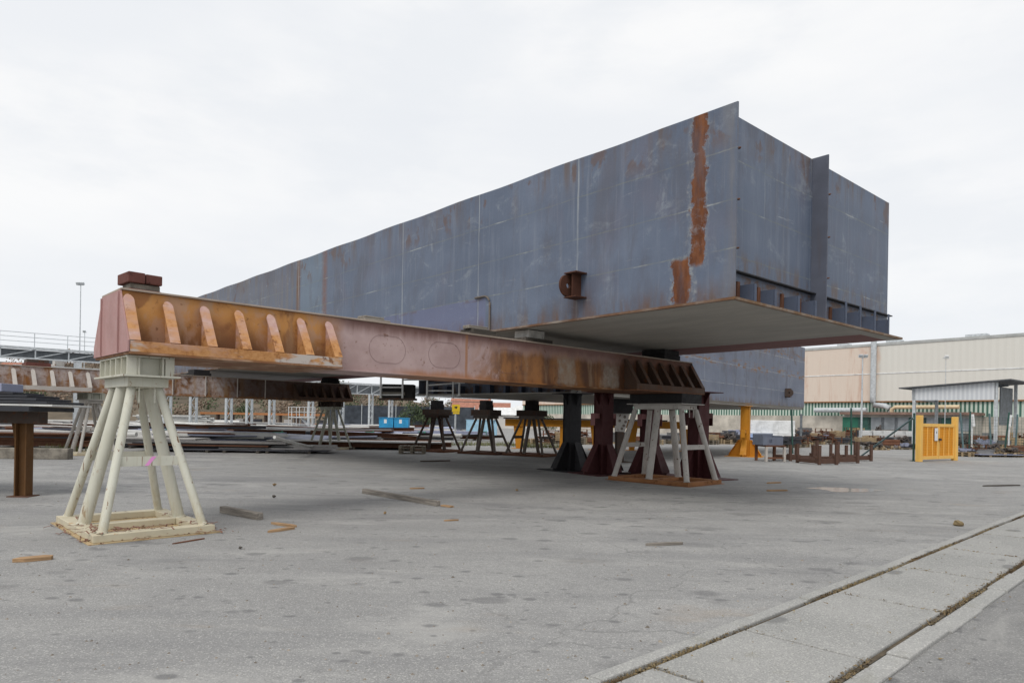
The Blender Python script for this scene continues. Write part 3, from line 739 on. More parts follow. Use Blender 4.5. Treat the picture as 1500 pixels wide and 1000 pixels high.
# scaffold rail hung on the left end of the far hull
# ------------------------------------------------------------------ girders
def girder(name, label, loc, rz, L, head_l, head_r, mweb, mgus, mend, mgus_r, n_l=7, n_r=7, strip=None, covers=(), stiff=()):
    Hb = 0.92; hw = 0.45; fw = 0.9
    g = thing(name, label, 'girder', loc, rz)
    m = MB(); m.bb(0.012, L - 0.012, -hw, hw, 0.03, Hb - 0.028); m.build('web_box', mweb, g)
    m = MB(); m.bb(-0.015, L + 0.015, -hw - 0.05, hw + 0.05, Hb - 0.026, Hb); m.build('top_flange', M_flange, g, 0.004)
    m = MB(); m.bb(head_l + 0.01, L - head_r - 0.01, -hw - 0.06, hw + 0.06, 0.0, 0.028); m.build('bottom_flange', mweb, g, 0.004)
    for x0, x1, n, mg, endx in ((0.0, head_l, n_l, mgus, 0), (L - head_r, L, n_r, mgus_r, 1)):
        m = MB(); m.bb(x0, x1, -fw, fw, 0.0, 0.028); m.build('base_plate', mweb, g, 0.004)
        for sy in (-1, 1):
            m = MB(); m.bb(x0 + 0.01, x1 - 0.01, sy * (fw - 0.035), sy * (fw - 0.005), 0.03, 0.175); m.build('edge_strip', mg, g, 0.004)
            for i in range(n):
                x = x0 + 0.070 + (x1 - x0 - 0.140) * i / (n - 1)
                isend = (i == 0 and endx == 0) or (i == n - 1 and endx == 1)
                zt = 0.84 if isend else 0.80
                m = MB()
                # thin triangular web plate
                m.prism([(x - 0.008, sy * (hw + 0.002), 0.03), (x - 0.008, sy * (fw - 0.037), 0.03), (x - 0.008, sy * (fw - 0.037), 0.17), (x - 0.008, sy * (hw + 0.05), zt - 0.02), (x - 0.008, sy * (hw + 0.002), zt - 0.02)], (0.016, 0, 0))
                # inclined face flat with a rounded tip
                a = Vector((0, sy * (fw - 0.02), 0.178)); b = Vector((0, sy * (hw + 0.035), zt)); d = (b - a).normalized(); nn = Vector((0, sy * abs(d.z), abs(d.y))).normalized()
                wd = 0.068; Lf = (b - a).length
                pts = [a + Vector((-wd, 0, 0)), a + Vector((wd, 0, 0)), a + d * (Lf - 0.09) + Vector((wd, 0, 0))]
                for k in range(1, 6):
                    t = PI * k / 6; pts.append(a + d * (Lf - 0.09 + 0.085 * math.sin(t) ** 1.4) + Vector((wd * math.cos(t), 0, 0)))
                pts.append(a + d * (Lf - 0.09) + Vector((-wd, 0, 0)))
                pts = [p + Vector((x, 0, 0)) for p in pts]
                if sy < 0: pts = pts[::-1]
                m.prism(pts, nn * 0.018)
                m.build('gusset', mg, g)
        # end plate
        x = 0.0 if endx == 0 else L
        m = MB(); dx = -0.022 if endx == 0 else 0.022
        m.prism([(x, -fw + 0.006, 0.03), (x, fw - 0.006, 0.03), (x, fw - 0.006, 0.178), (x, hw + 0.045, Hb - 0.08), (x, hw + 0.03, Hb - 0.03), (x, -hw - 0.03, Hb - 0.03), (x, -hw - 0.045, Hb - 0.08), (x, -fw + 0.006, 0.178)], (dx, 0, 0))
        for yy in (-hw, hw): m.bb(x + dx * 1.02, x + dx * 2.0, yy - 0.012, yy + 0.012, 0.04, Hb - 0.05)
        m.build('end_plate', mend if endx == 0 else mgus_r, g)
    for cx in covers:
        m = MB(); R = 0.245; hl = 0.14; pts = []
        for k in range(40):
            t = 2 * PI * k / 40; pts.append((cx + math.copysign(hl, math.cos(t)) + R * math.cos(t), -hw - 0.004, 0.44 + R * math.sin(t)))
        m.path(pts + [pts[0]], 0.002, 6); m.build('cover_weld', M_coverweld, g)
    for sx in stiff:
        m = MB(); m.bb(sx - 0.015, sx + 0.015, -hw - 0.06, -hw - 0.001, 0.03, Hb - 0.03); m.build('stiffener', mgus, g)
    return g
BZ = EYE + 0.79
B1 = Vector((-5.68, 9.65, BZ)); ang1 = math.atan2(0.69, 0.72)
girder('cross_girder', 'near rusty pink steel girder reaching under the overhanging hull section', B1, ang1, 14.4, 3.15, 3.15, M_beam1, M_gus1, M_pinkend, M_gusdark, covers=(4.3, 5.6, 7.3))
bd = Vector((math.cos(ang1), math.sin(ang1), 0)); bn = Vector((-math.sin(ang1), math.cos(ang1), 0))
def B1P(s, n=0.0, z=0.0): return B1 + bd * s + bn * n + Vector((0, 0, z))
B2 = Vector((-19.6, 24.5, BZ)); ang_2 = math.atan2(0.733, 0.68)
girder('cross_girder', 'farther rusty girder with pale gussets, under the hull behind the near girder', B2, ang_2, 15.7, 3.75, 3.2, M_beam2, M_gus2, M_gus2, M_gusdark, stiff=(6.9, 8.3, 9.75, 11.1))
b2d = Vector((math.cos(ang_2), math.sin(ang_2), 0))
def B2P(s, z=0.0): return B2 + b2d * s + Vector((0, 0, z))

# blocks on the girders
def stackblock(name, label, cat, loc, rz, layers, group=None):
    t = thing(name, label, cat, loc, rz, group); z = 0.0; twin = name == 'packing_block' and 'girder end' in label
    for (dx, dy, dz, mat, ox, oy, part) in layers:
        m = MB(); m.box((ox, oy, z + dz / 2), (dx, dy, dz), rz=U(-0.05, 0.05)); m.build(part, mat, t, 0.012); z += dz + 0.001
        if twin and part == 'top_plate':
            m = MB(); m.box((0.118, 0.01, z - dz / 2), (0.225, 0.44, dz - 0.012), rz=0.03); m.build(part, mat, t, 0.012)
    return t
TOP = 0.921
stackblock('packing_block', 'red-brown packing block stacked on the near girder end', 'packing block', B1P(0.36, 0.03, TOP), ang1 + 0.05, [(0.44, 0.44, 0.06, M_rustblock, 0, 0, 'lower_plate'), (0.40, 0.34, 0.08, M_concdark, 0.02, 0, 'concrete_pad'), (0.225, 0.46, 0.15, M_rustblock, -0.115, 0, 'top_plate')])
stackblock('timber_pad', 'weathered grey timber lying on the near girder beyond its gussets', 'timber', B1P(4.2, -0.1, TOP), ang1, [(0.55, 0.35, 0.07, M_wood, 0, 0, 'board'), (0.42, 0.25, 0.05, M_wood, -0.04, 0, 'board')])
stackblock('timber_pad', 'dark timber stack on the near girder just left of the hull bottom', 'timber', B1P(6.75, -0.05, TOP), ang1, [(0.85, 0.5, 0.07, M_wooddark, 0, 0, 'board'), (0.65, 0.4, 0.08, M_wooddark, 0.05, 0, 'board'), (0.5, 0.22, 0.07, M_wood, -0.08, -0.05, 'board')])
stackblock('packing_block', 'grey packing block wedged between near girder and front edge of hull', 'packing block', B1P(8.3, -0.1, TOP), ang1, [(0.9, 0.55, 0.10, M_wooddark, 0, 0, 'board'), (0.5, 0.45, 0.175, M_conc, -0.05, -0.02, 'concrete_pad')])
stackblock('packing_block', 'black packing block under the hull at the far end of the near girder', 'packing block', B1P(13.55, 0.0, TOP), ang1, [(0.75, 0.8, 0.15, M_black, 0, 0, 'lower_plate'), (0.72, 0.75, 0.13, M_black, 0, 0, 'top_plate')])
stackblock('packing_block', 'rust-brown packing block on the left head of the farther girder', 'packing block', B2P(2.1, TOP), ang_2, [(0.8, 0.7, 0.14, M_rustblock, 0, 0, 'lower_plate'), (0.7, 0.6, 0.12, M_drust, 0, 0, 'top_plate')])
stackblock('packing_block', 'dark packing block between farther girder and hull bottom', 'packing block', B2P(8.2, TOP), ang_2, [(0.8, 0.7, 0.14, M_black, 0, 0, 'lower_plate'), (0.7, 0.6, 0.14, M_black, 0, 0, 'top_plate')])
stackblock('packing_block', 'black packing block on the right head of the farther girder', 'packing block', B2P(14.9, TOP), ang_2, [(0.7, 0.7, 0.14, M_black, 0, 0, 'lower_plate'), (0.65, 0.6, 0.14, M_black, 0, 0, 'top_plate')])

# ------------------------------------------------------------------ trestles
def trestle(label, loc, rz, H, mleg, mbase, mhead, bs=0.75, bnn=1.1, group=None, ts=0.17, tn=0.45, hs=0.30, hn=0.72, mark=True, cells=True, rl=(0.057, 0.081)):
    t = thing('trestle', label, 'trestle', loc, rz, group)
    m = MB()
    for sy in (-1, 1): m.bb(-bs, bs, sy * (bnn - 0.2), sy * bnn, 0.012, 0.11)
    for sx in (-1, 1): m.bb(sx * (bs - 0.2), sx * bs, -bnn + 0.202, bnn - 0.202, 0.012, 0.108)
    m.bb(-bs + 0.202, bs - 0.202, -0.1, 0.1, 0.012, 0.105)
    m.build('base_frame', mbase, t, 0.008)
    m = MB(); m.bb(-bs - 0.06, bs + 0.06, -bnn - 0.06, bnn + 0.06, 0.0, 0.011); m.build('base_plate', M_baseplate if mbase is M_creambase else mbase, t)
    hz0 = H - 0.42
    ends = {}
    for sx in (-1, 1):
        for k in (-1, 0, 1):
            p0 = Vector((sx * (bs - 0.13), k * (bnn - 0.12), 0.106)); p1 = Vector((sx * ts, k * tn, hz0))
            r = rl[1] if k == 0 else rl[0]
            m = MB(); m.tube(p0, p1, r, r, 18)
            q0 = p0.lerp(p1, 0.012); m.tube(p0 + (p0 - p1) * 0.004, q0, r * 1.22, r * 1.04, 18)
            m.build('leg', mleg, t); ends[(sx, k)] = (p0, p1, r)
    for k in (-1, 1):
        f = 0.47
        a = ends[(-1, k)]; b = ends[(1, k)]
        pa = a[0].lerp(a[1], f); pb = b[0].lerp(b[1], f)
        m = MB(); m.bb(pa.x + a[2] * 0.85, pb.x - a[2] * 0.85, pa.y - 0.012, pa.y + 0.012, pa.z - 0.065, pa.z + 0.065)
        br = m.build('brace', mleg, t)
        if mark and k == -1:
            m = MB(); xm = (pa.x + pb.x) / 2
            m.prism([(xm - 0.07, pa.y - 0.0135, pa.z - 0.062), (xm - 0.02, pa.y - 0.0135, pa.z - 0.062), (xm + 0.075, pa.y - 0.0135, pa.z + 0.062), (xm + 0.02, pa.y - 0.0135, pa.z + 0.062)], (0, -0.002, 0)); m.build('spray_mark', M_pinkpaint, br)
    # head
    m = MB(); m.bb(-hs + 0.04, hs - 0.04, -hn + 0.12, hn - 0.12, hz0 - 0.0, hz0 + 0.13)
    for sx in (-1, 1): m.bb(sx * 0.10 - 0.01, sx * 0.10 + 0.01, -tn - 0.1, -tn - 0.08, hz0 - 0.22, hz0)
    m.build('head_block', mleg, t, 0.006)
    m = MB(); m.bb(-hs - 0.06, hs + 0.06, -hn - 0.06, hn + 0.06, hz0 + 0.132, hz0 + 0.155); m.build('ledge_plate', mleg, t)
    m = MB(); z0, z1 = hz0 + 0.157, H
    if cells:
        m.bb(-hs + 0.12, hs - 0.12, -hn + 0.12, hn - 0.12, z0, z1 - 0.026)
        m.bb(-hs, hs, -hn, hn, z1 - 0.024, z1 - 0.002)
        for i in range(6):
            y = -hn + 0.02 + (2 * hn - 0.04) * i / 5
            for sx in (-1, 1): m.bb(sx * (hs - 0.118), sx * hs, y - 0.012, y + 0.012, z0, z1 - 0.026)
        for i in (-0.5, 0.5):
            for sy in (-1, 1): m.bb(i * hs - 0.012, i * hs + 0.012, sy * (hn - 0.118), sy * hn, z0, z1 - 0.026)
    else: m.bb(-hs, hs, -hn, hn, z0, z1 - 0.002)
    m.build('head_box', mhead, t, 0.004)
    return t
trA = B1P(0.32, 0); trA.z = 0
trestle('near cream six-legged trestle with pink spray mark, under the near girder end', trA, ang1, BZ - 0.002, M_cream, M_creambase, M_cream)
trB = B1P(13.75, -0.05); trB.z = 0
trestle('worn grey-white trestle on orange rusty base, under the far end of near girder', trB, ang1, BZ - 0.002, M_grey, M_rustbase, M_black, bs=0.85, bnn=1.3, tn=0.75, hn=0.85, ts=0.35, hs=0.5, cells=False, mark=False, rl=(0.074, 0.092))
trD = B2P(3.95); trD.z = 0
trestle('pale grey trestle with pink mark, behind the near cream trestle', trD, ang_2, BZ - 0.002, M_grey, M_creambase, M_olive)
trC = B2P(14.95); trC.z = 0
trestle('grey-green trestle under the right end of the farther girder', trC, ang_2, BZ - 0.002, M_olive, M_creambase, M_drust, mark=False)
for px, Y, lab in ((640, 34.5, 'dark rusty trestle with black block, right of the wooden crate'), (712, 33, 'middle dark rusty trestle with black block, between two like it'), (779, 32, 'dark rusty trestle with black block, just left of the black pillar')):
    p = Vector((X(px, Y), Y, 0))
    trestle(lab, p, ang1 + 0.25, 2.12, M_drustpale if px != 640 else M_drust, M_rust, M_drust, group='dark trestles under the second hull', mark=False, cells=False, bs=0.8, bnn=1.1, tn=0.45, hs=0.5, hn=0.55)
    stackblock('packing_block', lab.replace('dark rusty trestle with black block', 'tall black packing block on dark trestle').replace('between two like it', 'between two alike')[:90], 'packing block', p + Vector((0, 0, 2.121)), ang1, [(0.5, 0.5, 0.25, M_black, 0, 0, 'lower_plate'), (0.46, 0.46, 0.2, M_black, 0, 0, 'top_plate')])

# ------------------------------------------------------------------ pillars
def pillar(label, loc, rz, H, mat, base=0.75, bh=0.95, cw=0.22, arm=None, marm=None, group=None, flare=True):
    t = thing('support_pillar', label, 'pillar', loc, rz, group)
    m = MB(); m.bb(-base - 0.08, base + 0.08, -base - 0.08, base + 0.08, 0, 0.022); m.build('base_plate', mat, t)
    m = MB(); m.bb(-cw, cw, -cw, -cw + 0.03, 0.023, H - 0.03); m.bb(-cw, cw, cw - 0.03, cw, 0.023, H - 0.03); m.bb(-cw + 0.03, -cw + 0.06, -cw + 0.031, cw - 0.031, 0.023, H - 0.03); m.bb(cw - 0.06, cw - 0.03, -cw + 0.031, cw - 0.031, 0.023, H - 0.03)
    m.build('column', mat, t, 0.005)
    for k in range(4):
        R = Matrix.Rotation(k * PI / 2, 3, 'Z'); c0 = cw if k % 2 else cw - 0.03
        pts = [Vector((c0 + 0.002, -0.02, 0.023)), Vector((base, -0.02, 0.023)), Vector((base, -0.02, 0.10)), Vector((c0 + 0.10, -0.02, bh)), Vector((c0 + 0.002, -0.02, bh))]
        m = MB(); m.prism([R @ p for p in pts], R @ Vector((0, 0.04, 0)))
        # sloping face flange
        a = R @ Vector((base - 0.005, 0, 0.10)); b = R @ Vector((c0 + 0.10, 0, bh)); s = R @ Vector((0, 0.16, 0))
        nrm = (b - a).cross(s).normalized() * 0.016
        m.prism([a - s, a + s, b + s * 0.75, b - s * 0.75], nrm)
        m.build('base_gusset', mat, t)
    if flare:
        m = MB()
        for k in range(4):
            R = Matrix.Rotation(k * PI / 2, 3, 'Z'); c0 = cw if k % 2 else cw - 0.03
            m.prism([R @ Vector((c0 + 0.002, -0.015, H - 0.42)), R @ Vector((c0 + 0.22, -0.015, H - 0.031)), R @ Vector((c0 + 0.002, -0.015, H - 0.031))], R @ Vector((0, 0.03, 0)))
        m.build('flare_bracket', mat, t)
    m = MB(); e = 0.5 if flare else 0.32; m.bb(-e, e, -e, e, H - 0.028, H - 0.002); m.build('top_plate', mat, t)
    if arm:
        z, la = arm
        m = MB(); m.bb(-la, -cw - 0.002, -0.09, 0.09, z, z + 0.16); m.bb(cw + 0.002, la, -0.09, 0.09, z, z + 0.16)
        m.bb(-la - 0.02, -la - 0.002, -0.1, 0.1, z - 0.22, z + 0.16); m.bb(la + 0.002, la + 0.02, -0.1, 0.1, z - 0.22, z + 0.16)
        m.build('cross_arm', marm or mat, t, 0.005)
    return t
PH = EYE + 0.98 - 0.05
pillar('slate-black steel pillar with flared top beside maroon pillars', (X(838, 22.9), 22.9, 0), ang1 - 0.2, PH, M_slate)
pillar('leftmost maroon steel pillar, right of the black one', (X(884, 21.6), 21.6, 0), ang1 - 0.2, PH, M_maroon, arm=(1.75, 0.42), marm=M_pinkprimer, group='maroon pillars behind the near girder')
pillar('maroon steel pillar half hidden behind the grey-white trestle', (X(952, 21.6), 21.6, 0), ang1 - 0.2, PH, M_maroon, arm=(1.75, 0.42), marm=M_pinkprimer, group='maroon pillars behind the near girder')
pillar('rightmost maroon pillar with bracket arm, right of the grey-white trestle', (X(1023, 20.4), 20.4, 0), ang1 - 0.2, PH, M_maroon, arm=(1.8, 0.5), group='maroon pillars behind the near girder')
pillar('orange-yellow pillar with cross arm under the second hull right part', (X(1092, 35.0), 35.0, 0), ang1 + 0.35, PH, M_yellow, base=0.8, bh=0.85, cw=0.22, arm=(1.2, 0.85), flare=False)
# perforated stand
t = thing('perforated_stand', 'white perforated plate stand with black head, left of grey-white trestle', 'stand', (X(908, 28), 28, 0), 0.25)
m = MB(); m.bb(-0.45, 0.45, -0.4, 0.4, 0, 0.03); m.build('base_plate', M_drust, t)
m = MB(); m.bb(-0.16, 0.16, -0.12, 0.12, 0.031, 1.25); m.build('column', M_drust, t, 0.01)
m = MB()
pts = [(-0.3, -0.03, 2.0), (-0.2, -0.03, 1.252), (0.22, -0.03, 1.252), (0.42, -0.03, 2.0)]
m.prism(pts, (0, 0.05, 0)); pl = m.build('perforated_plate', M_grey, t)
for (hx, hz_) in ((0.2, 1.86), (0.24, 1.66), (0.16, 1.5), (0.08, 1.38), (-0.02, 1.7)):
    m = MB(); m.tube((hx, -0.036, hz_), (hx, 0.03, hz_), 0.06, 0.06, 14); m.build('hole_ring', M_drustpale, pl)
m = MB(); m.bb(-0.46, 0.42, -0.35, 0.35, 2.002, PH); m.build('head_block', M_black, t, 0.01)
# yellow support frame at the back
t = thing('support_frame', 'long low orange-yellow frame with tapered legs, beyond the dark trestles', 'frame', (X(870, 40), 40, 0), 0.0)
m = MB(); m.bb(-5.2, 5.2, -0.2, 0.2, 1.30, 1.72); m.build('crossbeam', M_yellow, t, 0.01)
m = MB(); m.bb(-5.3, 4.2, -0.5, 0.5, 1.725, 1.80); m.build('top_board', M_black, t)
for i, px in enumerate((760, 826, 873, 926, 1003)):
    x = X(px, 40) - X(870, 40); m = MB()
    w0, w1 = (0.30, 0.14) if i != 1 else (0.22, 0.22)
    m.prism([(x - w1, -0.12, 0.02), (x + w1, -0.12, 0.02), (x + w0, -0.12, 1.298), (x - w0, -0.12, 1.298)], (0, 0.24, 0)); m.build('leg', M_yellow, t, 0.01)
    m = MB(); m.bb(x - 0.4, x + 0.4, -0.3, 0.3, 0, 0.02); m.build('foot_plate', M_yellow, t)

exec_parts = []
# ------------------------------------------------------------------ plate stack on a rusty stand, left edge
YT = 14.0
t = thing('plate_stand', 'rusty ochre stand carrying dark plates at left edge of the yard', 'stand', (X(36, 13.3), 13.3, 0), 0.05)
m = MB(); m.bb(-0.11, -0.085, -0.11, 0.11, 0.02, 1.42); m.bb(0.085, 0.11, -0.11, 0.11, 0.02, 1.42); m.bb(-0.084, 0.084, -0.012, 0.012, 0.02, 1.42); m.build('column', M_ochre, t)
m = MB(); m.bb(-0.2, 0.2, -0.18, 0.18, 0, 0.018); m.build('foot_plate', M_rust, t)
m = MB(); m.prism([(-0.34, 0.15, 1.42), (-0.13, 0.15, 1.42), (-0.13, 0.15, 0.45), (-0.18, 0.15, 0.45)], (0, 0.03, 0)); m.build('knee_plate', M_ochre, t)
m = MB(); m.bb(-3.2, 0.36, -0.14, 0.14, 1.422, 1.65); m.build('crossbeam', M_drust, t, 0.01)
m = MB(); m.bb(-2.4, -2.2, -0.11, 0.11, 0.02, 1.42); m.build('column', M_ochre, t)
z = 1.652
labs = ['lowest', 'second lowest', 'third from bottom', 'fourth from bottom', 'fifth from bottom', 'top']
for i in range(6):
    th = (0.09, 0.035, 0.05, 0.045, 0.05, 0.04)[i]; right = (0.42, 0.78, 0.62, 0.36, 0.12, -0.20)[i]
    L = 5.2; m = MB(); m.prism([(-L, -0.9, 0), (right, -0.75 + 0.1 * i, 0), (right - 0.15, 0.95, 0), (-L, 1.0, 0)], (0, 0, th))
    o = m.build('steel_plate', M_darksteel if i != 1 else M_palesteel, None, 0.006, loc=(X(36, 13.3), 13.5, z), rz=0.05); z += th + 0.012
    tag(o, f'{labs[i]} {"pale" if i == 1 else "dark"} steel plate of the stack on the ochre stand', 'steel plate', 'dark plates stacked on the ochre stand')
m = MB(); m.bb(-0.7, 0.0, -0.3, 0.3, 0, 0.16); o = m.build('steel_block', M_bluesteel, None, 0.01, loc=(X(36, 13.3) - 0.46, 13.6, z)); tag(o, 'blue-grey steel block lying on top of the dark plate stack', 'steel block')

# ------------------------------------------------------------------ loose things on the ground
def beam_on_ground(p0, p1, sec, mat, name, label, cat, h=None):
    a = G(*p0); b = G(*p1); d = b - a; L = d.length; h = h or sec
    m = MB(); m.box((0, 0, h / 2), (L, sec, h)); o = m.build(name, mat, None, min(0.008, h * 0.2), loc=(a + b) / 2, rz=math.atan2(d.y, d.x))
    return tag(o, label, cat)
beam_on_ground((326, 750), (381, 761), 0.11, M_wood, 'timber_beam', 'short square timber on the asphalt right of the cream trestle', 'timber')
beam_on_ground((533, 722), (642, 741), 0.10, M_wood, 'timber_beam', 'long square timber on the asphalt below the near girder', 'timber')
beam_on_ground((648, 741), (662, 743), 0.10, M_woodnew, 'wood_splinter', 'small split wood piece at the end of the long timber', 'wood piece', 0.03)
def splinter(p0, p1, w_, h_, label, mat=M_woodnew):
    a = G(*p0); b = G(*p1); d = b - a; L = d.length
    m = MB(); m.prism([(-L / 2, -w_ * 0.15, 0), (-L * 0.2, -w_ * 0.5, 0), (L * 0.45, -w_ * 0.42, 0), (L / 2, w_ * 0.1, 0), (L * 0.3, w_ * 0.5, 0), (-L * 0.3, w_ * 0.4, 0)], (0, 0, h_))
    o = m.build('wood_splinter', mat, None, 0, loc=(a + b) / 2 + Vector((0, 0, 0.002)), rz=math.atan2(d.y, d.x)); return tag(o, label, 'wood piece')
splinter((398, 767), (434, 772), 0.09, 0.03, 'upper splinter of the V of broken wood right of the short timber')
splinter((391, 780), (431, 774), 0.10, 0.03, 'lower splinter of the V of broken wood right of the short timber')
splinter((18, 823), (78, 818), 0.14, 0.04, 'orange splintered board on the asphalt at left below the cream trestle')
splinter((252, 797), (300, 789), 0.03, 0.015, 'thin brown stick beside the cream trestle base', M_rust)
splinter((945, 799), (1001, 797), 0.07, 0.035, 'grey broken stick on the open asphalt in front of the grey-white trestle', M_wood)
splinter((1122, 708), (1143, 707), 0.14, 0.03, 'upper of two wood scraps right of the grey-white trestle')
splinter((1122, 719), (1153, 718.6), 0.14, 0.03, 'lower of two wood scraps right of the grey-white trestle')
splinter((1438, 712), (1494, 711), 0.16, 0.03, 'long dark board lying flat on the yard at far right', M_wooddark)
splinter((615, 676), (660, 675), 0.2, 0.04, 'dark flat bar on the asphalt in front of the wooden crate', M_drust)
splinter((600, 716), (622, 715.5), 0.06, 0.03, 'small pale wood scrap beyond the long timber')
splinter((650, 763), (672, 762), 0.05, 0.02, 'tiny orange wood chip below the long timber')
for px, py, s_, lab in ((402, 712, 0.07, 'brown clod on the asphalt beyond the short timber'), (401, 729, 0.06, 'dark clod on the asphalt behind the short timber'), (352, 804, 0.035, 'olive clod on the asphalt below the short timber'), (564, 753, 0.05, 'orange-brown clod near the long timber'), (757, 719, 0.05, 'tan clod on the asphalt in front of the black pillar'), (1404, 770, 0.07, 'dry weed clump by the kerb at right')):
    p = G(px, py); m = MB(); n1, n2 = 7, 5; vs = []; 
    for i in range(n2 + 1):
        for j in range(n1):
            a = 2 * PI * j / n1; b = PI * i / n2; r = s_ * (0.6 if px < 1400 else 1) * U(0.6, 1.2)
            vs.append((r * math.sin(b) * math.cos(a) * 1.2, r * math.sin(b) * math.sin(a), s_ * 0.6 + r * 0.75 * math.cos(b)))
    m.add(vs, [(i * n1 + j, (i + 1) * n1 + j, (i + 1) * n1 + (j + 1) % n1, i * n1 + (j + 1) % n1) for i in range(n2) for j in range(n1)])
    tag(m.build('clod', M_drygrass if px == 1404 else M_wooddark if px in (401, 352) else M_clod, None, loc=p), lab, 'clod')
# straps and scraps on the cream trestle foot
m = MB()
for i in range(70):
    sx = U(-0.8, 0.85); sy = U(-1.2, -0.2) if i % 3 else U(-1.25, 0.8)
    a = U(0, 2 * PI); z = 0.115 if abs(sx) < 0.75 and abs(sy) < 1.08 and (abs(sx) > 0.55 or abs(sy) > 0.9) else 0.03
    if abs(sx) > 0.76 or abs(sy) > 1.1: z = 0.015
    q = Vector((sx, sy, z)); pts = []
    for k in range(5):
        a += U(-0.9, 0.9); q = q + Vector((math.cos(a), math.sin(a), 0)) * 0.05; pts.append((q.x, q.y, z + U(0.0, 0.04)))
    for p, q2 in zip(pts[:-1], pts[1:]):
        m.bar(p, q2, 0.018, 0.004)
for i in range(420):
    sx = U(-0.85, 0.95); sy = U(-1.25, -0.3) if i % 2 else U(-1.25, 1.1)
    onf = abs(sx) < 0.75 and abs(sy) < 1.08 and (abs(sx) > 0.55 or abs(sy) > 0.9); z = 0.116 if onf else 0.016
    if not onf and (abs(sx) > 0.82 or abs(sy) > 1.17): z = 0.004
    if onf and i % 3: continue
    k = U(0.012, 0.035); q = Vector((sx, sy, z)); m.add([q + Vector((U(-k, k), U(-k, k), U(0, k))) for _ in range(4)], [(0, 1, 2, 3)])
tag(m.build('strap_litter', paint('faded red straps', (0.23, 0.12, 0.085), 0.3, 3), None, loc=trA, rz=ang1), kind='stuff')
m = MB(); random.seed(5)
for i in range(900):
    px = U(-50, 1500); py = 640 + 360 * rnd() ** 1.3
    if py < 672: continue
    q = G(px, py); k = U(0.004, 0.016) * (1.6 if i % 11 == 0 else 1)
    a = U(0, 6.28); ca, sa = math.cos(a) * k, math.sin(a) * k
    m.add([q + Vector((ca, sa, 0)), q + Vector((-sa, ca, 0)), q + Vector((-ca * 0.8, -sa * 0.8, 0)), q + Vector((sa, -ca, 0)), q + Vector((0, 0, k * 0.7))], [(0, 1, 4), (1, 2, 4), (2, 3, 4), (3, 0, 4)])
tag(m.build('gravel', plain('stone chips', (0.24, 0.21, 0.175), 0.9, 0.6, 9)), kind='stuff')
m = MB()
for i in range(420):
    d_ = U(-1, 14); o_ = random.choice((U(-0.5, 0.02), -o2 - abs(random.gauss(0, 0.12)), -o3 + abs(random.gauss(0, 0.12)), -o5 + random.gauss(0, 0.1)))
    if i % 3 == 0: o_ = U(-o5 - 0.3, 0.4)
    k = U(0.008, 0.024); q = Vector((d_, o_, 0.05 if -o5 < o_ < 0 else 0.012)); m.add([q + Vector((U(-k, k), U(-k, k), U(0, k * 0.6))) for _ in range(4)], [(0, 1, 2, 3)])
tag(kobj(m, 'leaf_litter', M_drygrass), kind='stuff')
# puddle
m = MB(); pc = G(1240, 717); n = 72; vs = []
for k in range(n):
    a = 2 * PI * k / n; r = 1 + 0.16 * math.sin(3 * a + 1) + 0.10 * math.sin(5 * a) + 0.07 * math.sin(9 * a + 2)
    vs.append((0.85 * r * math.cos(a), 0.6 * r * math.sin(a), 0))
m.add(vs, [list(range(n))])
t_ = MT('wet asphalt film'); t_.out((0.15, 0.155, 0.165), 0.13, 0.5); struct(m.build('puddle', t_.m, None, loc=pc + Vector((0, 0, 0.004))))
# low concrete wall at left, behind the plates
p = G(-10, 671); t = MB(); t.box((0, 0, 0.19), (5.2, 0.35, 0.38)); tag(t.build('low_wall', M_concdark, None, 0.02, loc=p, rz=0.06), 'low mossy concrete wall at the left behind the ochre stand', 'wall')
p = G(-190, 671); t = MB(); t.box((0, 0, 0.2), (3.0, 0.4, 0.40)); tag(t.build('concrete_block', M_conc, None, 0.03, loc=p, rz=0.05), 'rounded grey concrete block left of the low mossy wall', 'block')
m = MB(); gp = G(82, 664)
def grasspatch(m, cx, cy, rx, ry, n, h):
    for _ in range(n):
        x, y = cx + U(-rx, rx), cy + U(-ry, ry); a = U(0, 2 * PI); l = h * U(0.4, 1)
        s = Vector((math.cos(a), math.sin(a), 0)) * U(0.008, 0.02); tip = Vector((x + U(-.1, .1), y + U(-.1, .1), l))
        m.add([Vector((x, y, 0)) - s, Vector((x, y, 0)) + s, tip], [(0, 1, 2)])
grasspatch(m, 0, 0.5, 0.9, 0.4, 260, 0.42); tag(m.build('grass', M_grass, None, loc=gp), kind='stuff')

# ------------------------------------------------------------------ steel stock piles on the left
def prof_mesh(kind, L):
    m = MB()
    if kind == 'plate': m.box((0, 0, 0.03), (L, 1.6, 0.06))
    elif kind == 'slab': m.box((0, 0, 0.055), (L, 1.3, 0.11))
    elif kind == 'angle': m.bb(-L / 2, L / 2, -0.15, 0.15, 0, 0.014); m.bb(-L / 2, L / 2, -0.15, -0.136, 0.0145, 0.16)
    elif kind == 'ibeam': m.bb(-L / 2, L / 2, -0.13, 0.13, 0, 0.02); m.bb(-L / 2, L / 2, -0.13, 0.13, 0.24, 0.26); m.bb(-L / 2, L / 2, -0.012, 0.012, 0.0205, 0.2395)
    elif kind == 'pipe': m.tube((-L / 2, 0, 0.11), (L / 2, 0, 0.11), 0.11, 0.11, 12)
    elif kind == 'bigpipe': m.tube((-L / 2, 0, 0.35), (L / 2, 0, 0.35), 0.35, 0.35, 16)
    elif kind == 'batten': m.box((0, 0, 0.05), (0.12, 2.4, 0.10))
    return m
PH_ = {'plate': 0.06, 'slab': 0.11, 'angle': 0.165, 'ibeam': 0.262, 'pipe': 0.222, 'bigpipe': 0.71, 'batten': 0.10}
